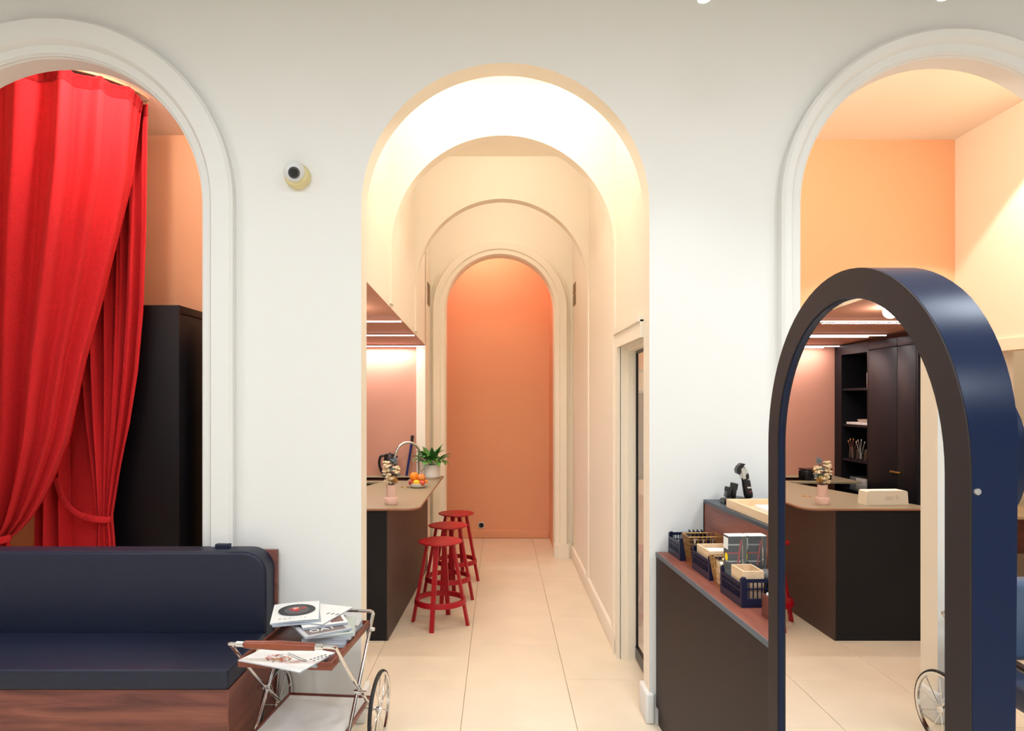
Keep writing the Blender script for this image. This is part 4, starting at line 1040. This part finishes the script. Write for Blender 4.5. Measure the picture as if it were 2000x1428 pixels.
# clear boxes of scissors with a yellow dot
YEL = flat('yellow sticker', (244, 216, 36), .5)
def clear_box(name, label, x, y, w, d, h, z):
    t = thing(name, label, 'package', (x, y, z), TILT, 'clear packages on the ledge')
    b = MB(); b.box(-w/2, w/2, -d/2, d/2, 0, h, bevel=.002, seg=1); b.build('shell', CLEARP, t, world=False, smooth=False)
    MB().box(-w/2+.004, w/2-.004, d/2-.008, d/2-.004, .004, h-.004).build('card', flat(label+' card', (52, 58, 62), .6), t, world=False, smooth=False)
    MB().box(-w/2-.0012, -w/2-.0006, -d/2+.004, d/2-.004, h*.62, h*.95).build('print_panel', PAPER, t, world=False, smooth=False)
    MB().box(-w/2, w/2, -d/2, d/2, h+.0005, h+.0025).build('lid_card', PAPER, t, world=False, smooth=False)
    MB().lathe([(0, 0), (.016, 0), (.016, -.0008), (0, -.0008)], (-w/2-.0014, -d/2+.020, h*.40), 20, 'x').build('round_sticker', YEL, t, world=False)
    for k in range(3): MB().box(-w/2+.012, w/2-.012, d/2-.011, d/2-.009, .03+.035*k, .036+.035*k).build('printed_line', (PAPER, INKR, PAPER)[k], t, world=False, smooth=False)
    MB().cyl((w*.12, 0, .02), (w*.30, 0, h-.02), .004, seg=8).build('blade', INKR, t, world=False)
    return t
for k, (lx, lab) in enumerate(((.047, 'clear box with yellow dot, left of the two in the nearest crate'), (.131, 'clear box with yellow dot, nearer the walnut riser'))):
    p = put(2, lx, .182)
    tag(MB().box(p.x-.038, p.x+.038, p.y-.028, p.y+.028, LZ+.009, LZ+.103, bevel=.001).build('small_carton', flat('grey carton %d' % k, (92, 96, 98), .5)), ('left' if k == 0 else 'right')+' grey carton under the clear boxes in the nearest crate', 'carton')
    clear_box('clear_package', lab, p.x, p.y, .078, .056, .145, LZ+.104)
tn = thing('styling_tin', 'round black tin in the nearest crate', 'tin', put(2, .135, .075)+Vector((0, 0, .009)))
MB().lathe([(0, 0), (.030, 0), (.032, .004), (.032, .095), (0, .095)], seg=28).build('body', BLACKP, tn, world=False)
MB().lathe([(0, .118), (.026, .118), (.033, .108), (.033, .095), (0, .095)], seg=28).build('lid', mat('clear tin lid', (120, 116, 112), .15), tn, world=False)
# walnut box with paper at the near end
wx = thing('walnut_box', 'walnut box with white paper beside the mirror', 'box', (ux(2.56)+.105, 2.39, LZ), TILT)
MB().box(0, .13, 0, .20, 0, .085, bevel=.002).build('case', WALNUT_Z, wx, world=False)
b = MB().grid(lambda u, v: Vector((.004+.122*u, .004+.192*v, .088+.012*math.sin(PI*u)*math.sin(PI*v))), 8, 8, thick=.001); b.build('paper_sheet', PAPER, wx, world=False)
# wooden tray with paper on the upper top
wt2 = thing('wooden_tray', 'pale wooden tray filled with white paper on the counter top', 'tray', (ux(3.0)+RDX+.035, 2.62, UZ), TILT)
for a in ((0, .012, 0, .78), (.30, .312, 0, .78), (.012, .30, 0, .012), (.012, .30, .768, .78)):
    MB().box(*a, 0, .042, bevel=.0015).build('side', LIGHTWOOD, wt2, world=False, smooth=False)
MB().box(.012, .30, .012, .768, 0, .006).build('bottom', LIGHTWOOD, wt2, world=False, smooth=False)
for k in range(3): tag(MB().box(1.25, 1.46, 2.72+.22*k, 2.90+.22*k, UZ+.0065, UZ+.030-.004*k).build('paper_stack', PAPER), ('nearest', 'middle', 'farthest')[k]+' white paper stack lying in the wooden tray', 'paper')
# clippers on a charging stand
CX0, CY0 = 1.245, 3.53
cs_ = thing('charging_stand', 'black charging stand carrying the hair clipper', 'stand', (CX0, CY0, UZ))
b = MB(); b.prism([(-.095, 0), (.085, 0), (.082, .012), (.05, .026), (-.01, .034), (-.05, .026), (-.090, .024)], 'y', -.04, .04)
bmesh.ops.bevel(b.bm, geom=b.bm.edges[:], offset=.004, segments=2, affect='EDGES'); b.build('base', BLACKP, cs_, world=False)
for k, (x, h, a) in enumerate(((-.068, .055, -18), (-.040, .075, -14))):
    ca = thing('clipper_comb', ('short' if k == 0 else 'taller')+' black clipper comb attachment on the stand', 'comb', (CX0+x, CY0, UZ+.030)); ca.rotation_euler = (0, R(-a*.6), 0)
    MB().box(-.010, .010, -.026, .026, 0, h*.6, bevel=.004).build('holder', BLACKP, ca, world=False)
    for q in range(9): MB().box(-.012, .012, -.025+.0058*q, -.0225+.0058*q, h*.58, h).build('tooth', BLACKP, ca, world=False, smooth=False)
cl = thing('hair_clipper', 'black and silver hair clipper upright on its stand', 'clipper', (CX0, CY0, UZ+.028))
sp_ = [(.048, 0, .0), (.040, 0, .03), (.034, 0, .065), (.028, 0, .10), (.016, 0, .135), (.002, 0, .158)]
pts = smooth_path(sp_, 5); n = len(pts)
MB().tube(pts, .02, 16, radii=[lerp(.024, .0195, i/(n-1)) if i > 3 else .019+.005*i/3 for i in range(n)]).build('body', BLACKP, cl, world=False)
b = MB(); b.prism([(.006, .098), (.048, .085), (.043, .118), (.026, .152), (.008, .168), (-.008, .150)], 'y', -.0225, .0225)
bmesh.ops.bevel(b.bm, geom=b.bm.edges[:], offset=.006, segments=2, affect='EDGES'); pt = b.build('silver_shell', SILVER, cl, world=False)
b = MB(); b.prism([(-.020, .128), (-.006, .120), (.012, .165), (.022, .176), (.004, .180), (-.014, .165), (-.024, .145)], 'y', -.02, .02); b.build('blade_head', BLACKP, cl, world=False, smooth=False)
MB().ball((.030, -.020, .112), .012, (.8, .5, 1.5), 14, 8).build('switch', BLACKP, cl, world=False)
MB().ball((.046, -.019, .034), .0035, seg=8, rings=6).build('indicator', mat('red indicator', (230, 30, 40), .4, emit=1.5), cl, world=False)
MB().box(.030, .050, -.0245, -.022, .052, .060).build('badge', SILVER, cl, world=False, smooth=False)

# ============================================================= glimpses at the right edge and through the doorway
# salon chair to the right of the mirror
sc_ = thing('salon_chair', 'navy leather salon chair right of the mirror', 'chair', (2.62, 3.02, 0))
MB().box(2.30, 2.95, 3.24, 3.36, .50, .885, bevel=.035, seg=4).build('backrest', mat('blue leather', (74, 92, 120), .42, bump=.08, bscale=400), sc_)
MB().box(2.30, 2.95, 2.80, 3.25, .36, .475, bevel=.03, seg=4).build('seat', mat('dark blue leather', (46, 58, 82), .45), sc_)
MB().lathe([(0, 0), (.26, 0), (.27, .01), (.25, .03), (.05, .05), (.04, .08), (.04, .36), (0, .36)], (2.62, 3.05, 0), 32).build('pedestal', CHROME, sc_)
MB().tube(smooth_path([(2.30, 3.28, .62), (2.25, 3.2, .60), (2.24, 2.95, .60), (2.25, 2.8, .58)]), .018, 10).build('armrest', BLACKP, sc_)
MB().tube(smooth_path([(2.95, 3.28, .62), (3.0, 3.2, .60), (3.01, 2.95, .60), (3.0, 2.8, .58)]), .018, 10).build('armrest', BLACKP, sc_)
for k in range(2): MB().cyl((2.40+.44*k, 2.8, .38), (2.42+.4*k, 2.62, .16), .012).build('footrest_arm', CHROME, sc_)
MB().cyl((2.38, 2.61, .15), (2.86, 2.61, .15), .016).build('footrest', BLACKP, sc_)
# dressing table in the side room
dt = thing('dressing_table', 'walnut dressing table with pale top in the side room', 'table', (4.6, 5.9, 0))
MB().box(4.05, 5.6, 5.62, 6.28, .76, .785, bevel=.002).build('table_top', flat('pale table top', (234, 208, 168), .4), dt)
MB().box(4.10, 5.55, 5.70, 6.26, .46, .76).build('drawer_case', WALNUT_X, dt)
MB().box(4.12, 4.16, 5.72, 6.2, 0, .46).build('leg_panel', WALNUT_Z, dt); MB().box(5.48, 5.52, 5.72, 6.2, 0, .46).build('leg_panel', WALNUT_Z, dt)
lb = thing('low_bench', 'low walnut and white bench in the side room doorway', 'bench', (3.9, 4.75, 0))
MB().box(3.35, 4.35, 4.55, 4.95, .395, .435, bevel=.002).build('wood_top', WALNUT_X, lb)
MB().box(3.36, 4.34, 4.56, 4.94, .33, .395).build('white_band', PORCE, lb)
for x in (3.40, 4.26): MB().box(x, x+.04, 4.60, 4.90, 0, .33).build('leg', WALNUT_Z, lb)
# wall shelf, cabinet and stool seen through the doorway
ws = thing('wall_station', 'dark wooden wall station with shelf seen through the doorway', 'shelf', (1.3, 5.7, 1.0))
MB().box(1.02, 1.62, 5.64, 5.775, 1.35, 1.78, bevel=.002).build('cabinet', WALNUT_Z, ws)
MB().box(1.0, 1.64, 5.48, 5.775, 1.12, 1.16, bevel=.002).build('shelf_board', WALNUT_X, ws)
MB().box(1.02, 1.62, 5.74, 5.775, 1.16, 1.35).build('back_panel', WALNUT_X, ws)
MB().box(1.02, 1.62, 5.50, 5.775, .98, 1.10, bevel=.002).build('drawer', flat('blush drawer', (244, 206, 180), .6), ws)
mw = thing('wall_mirror', 'small framed wall mirror above the dark station', 'mirror', (1.3, 5.76, 1.9))
MB().box(1.02, 1.62, 5.755, 5.775, 1.80, 2.0).build('frame', STEEL, mw); MB().box(1.04, 1.60, 5.750, 5.756, 1.82, 1.98).build('glass', MIRROR, mw, smooth=False)
make_stool('red metal bar stool seen through the doorway', 1.16, 5.05, R(20))['group'] = 'red bar stools in the next room'
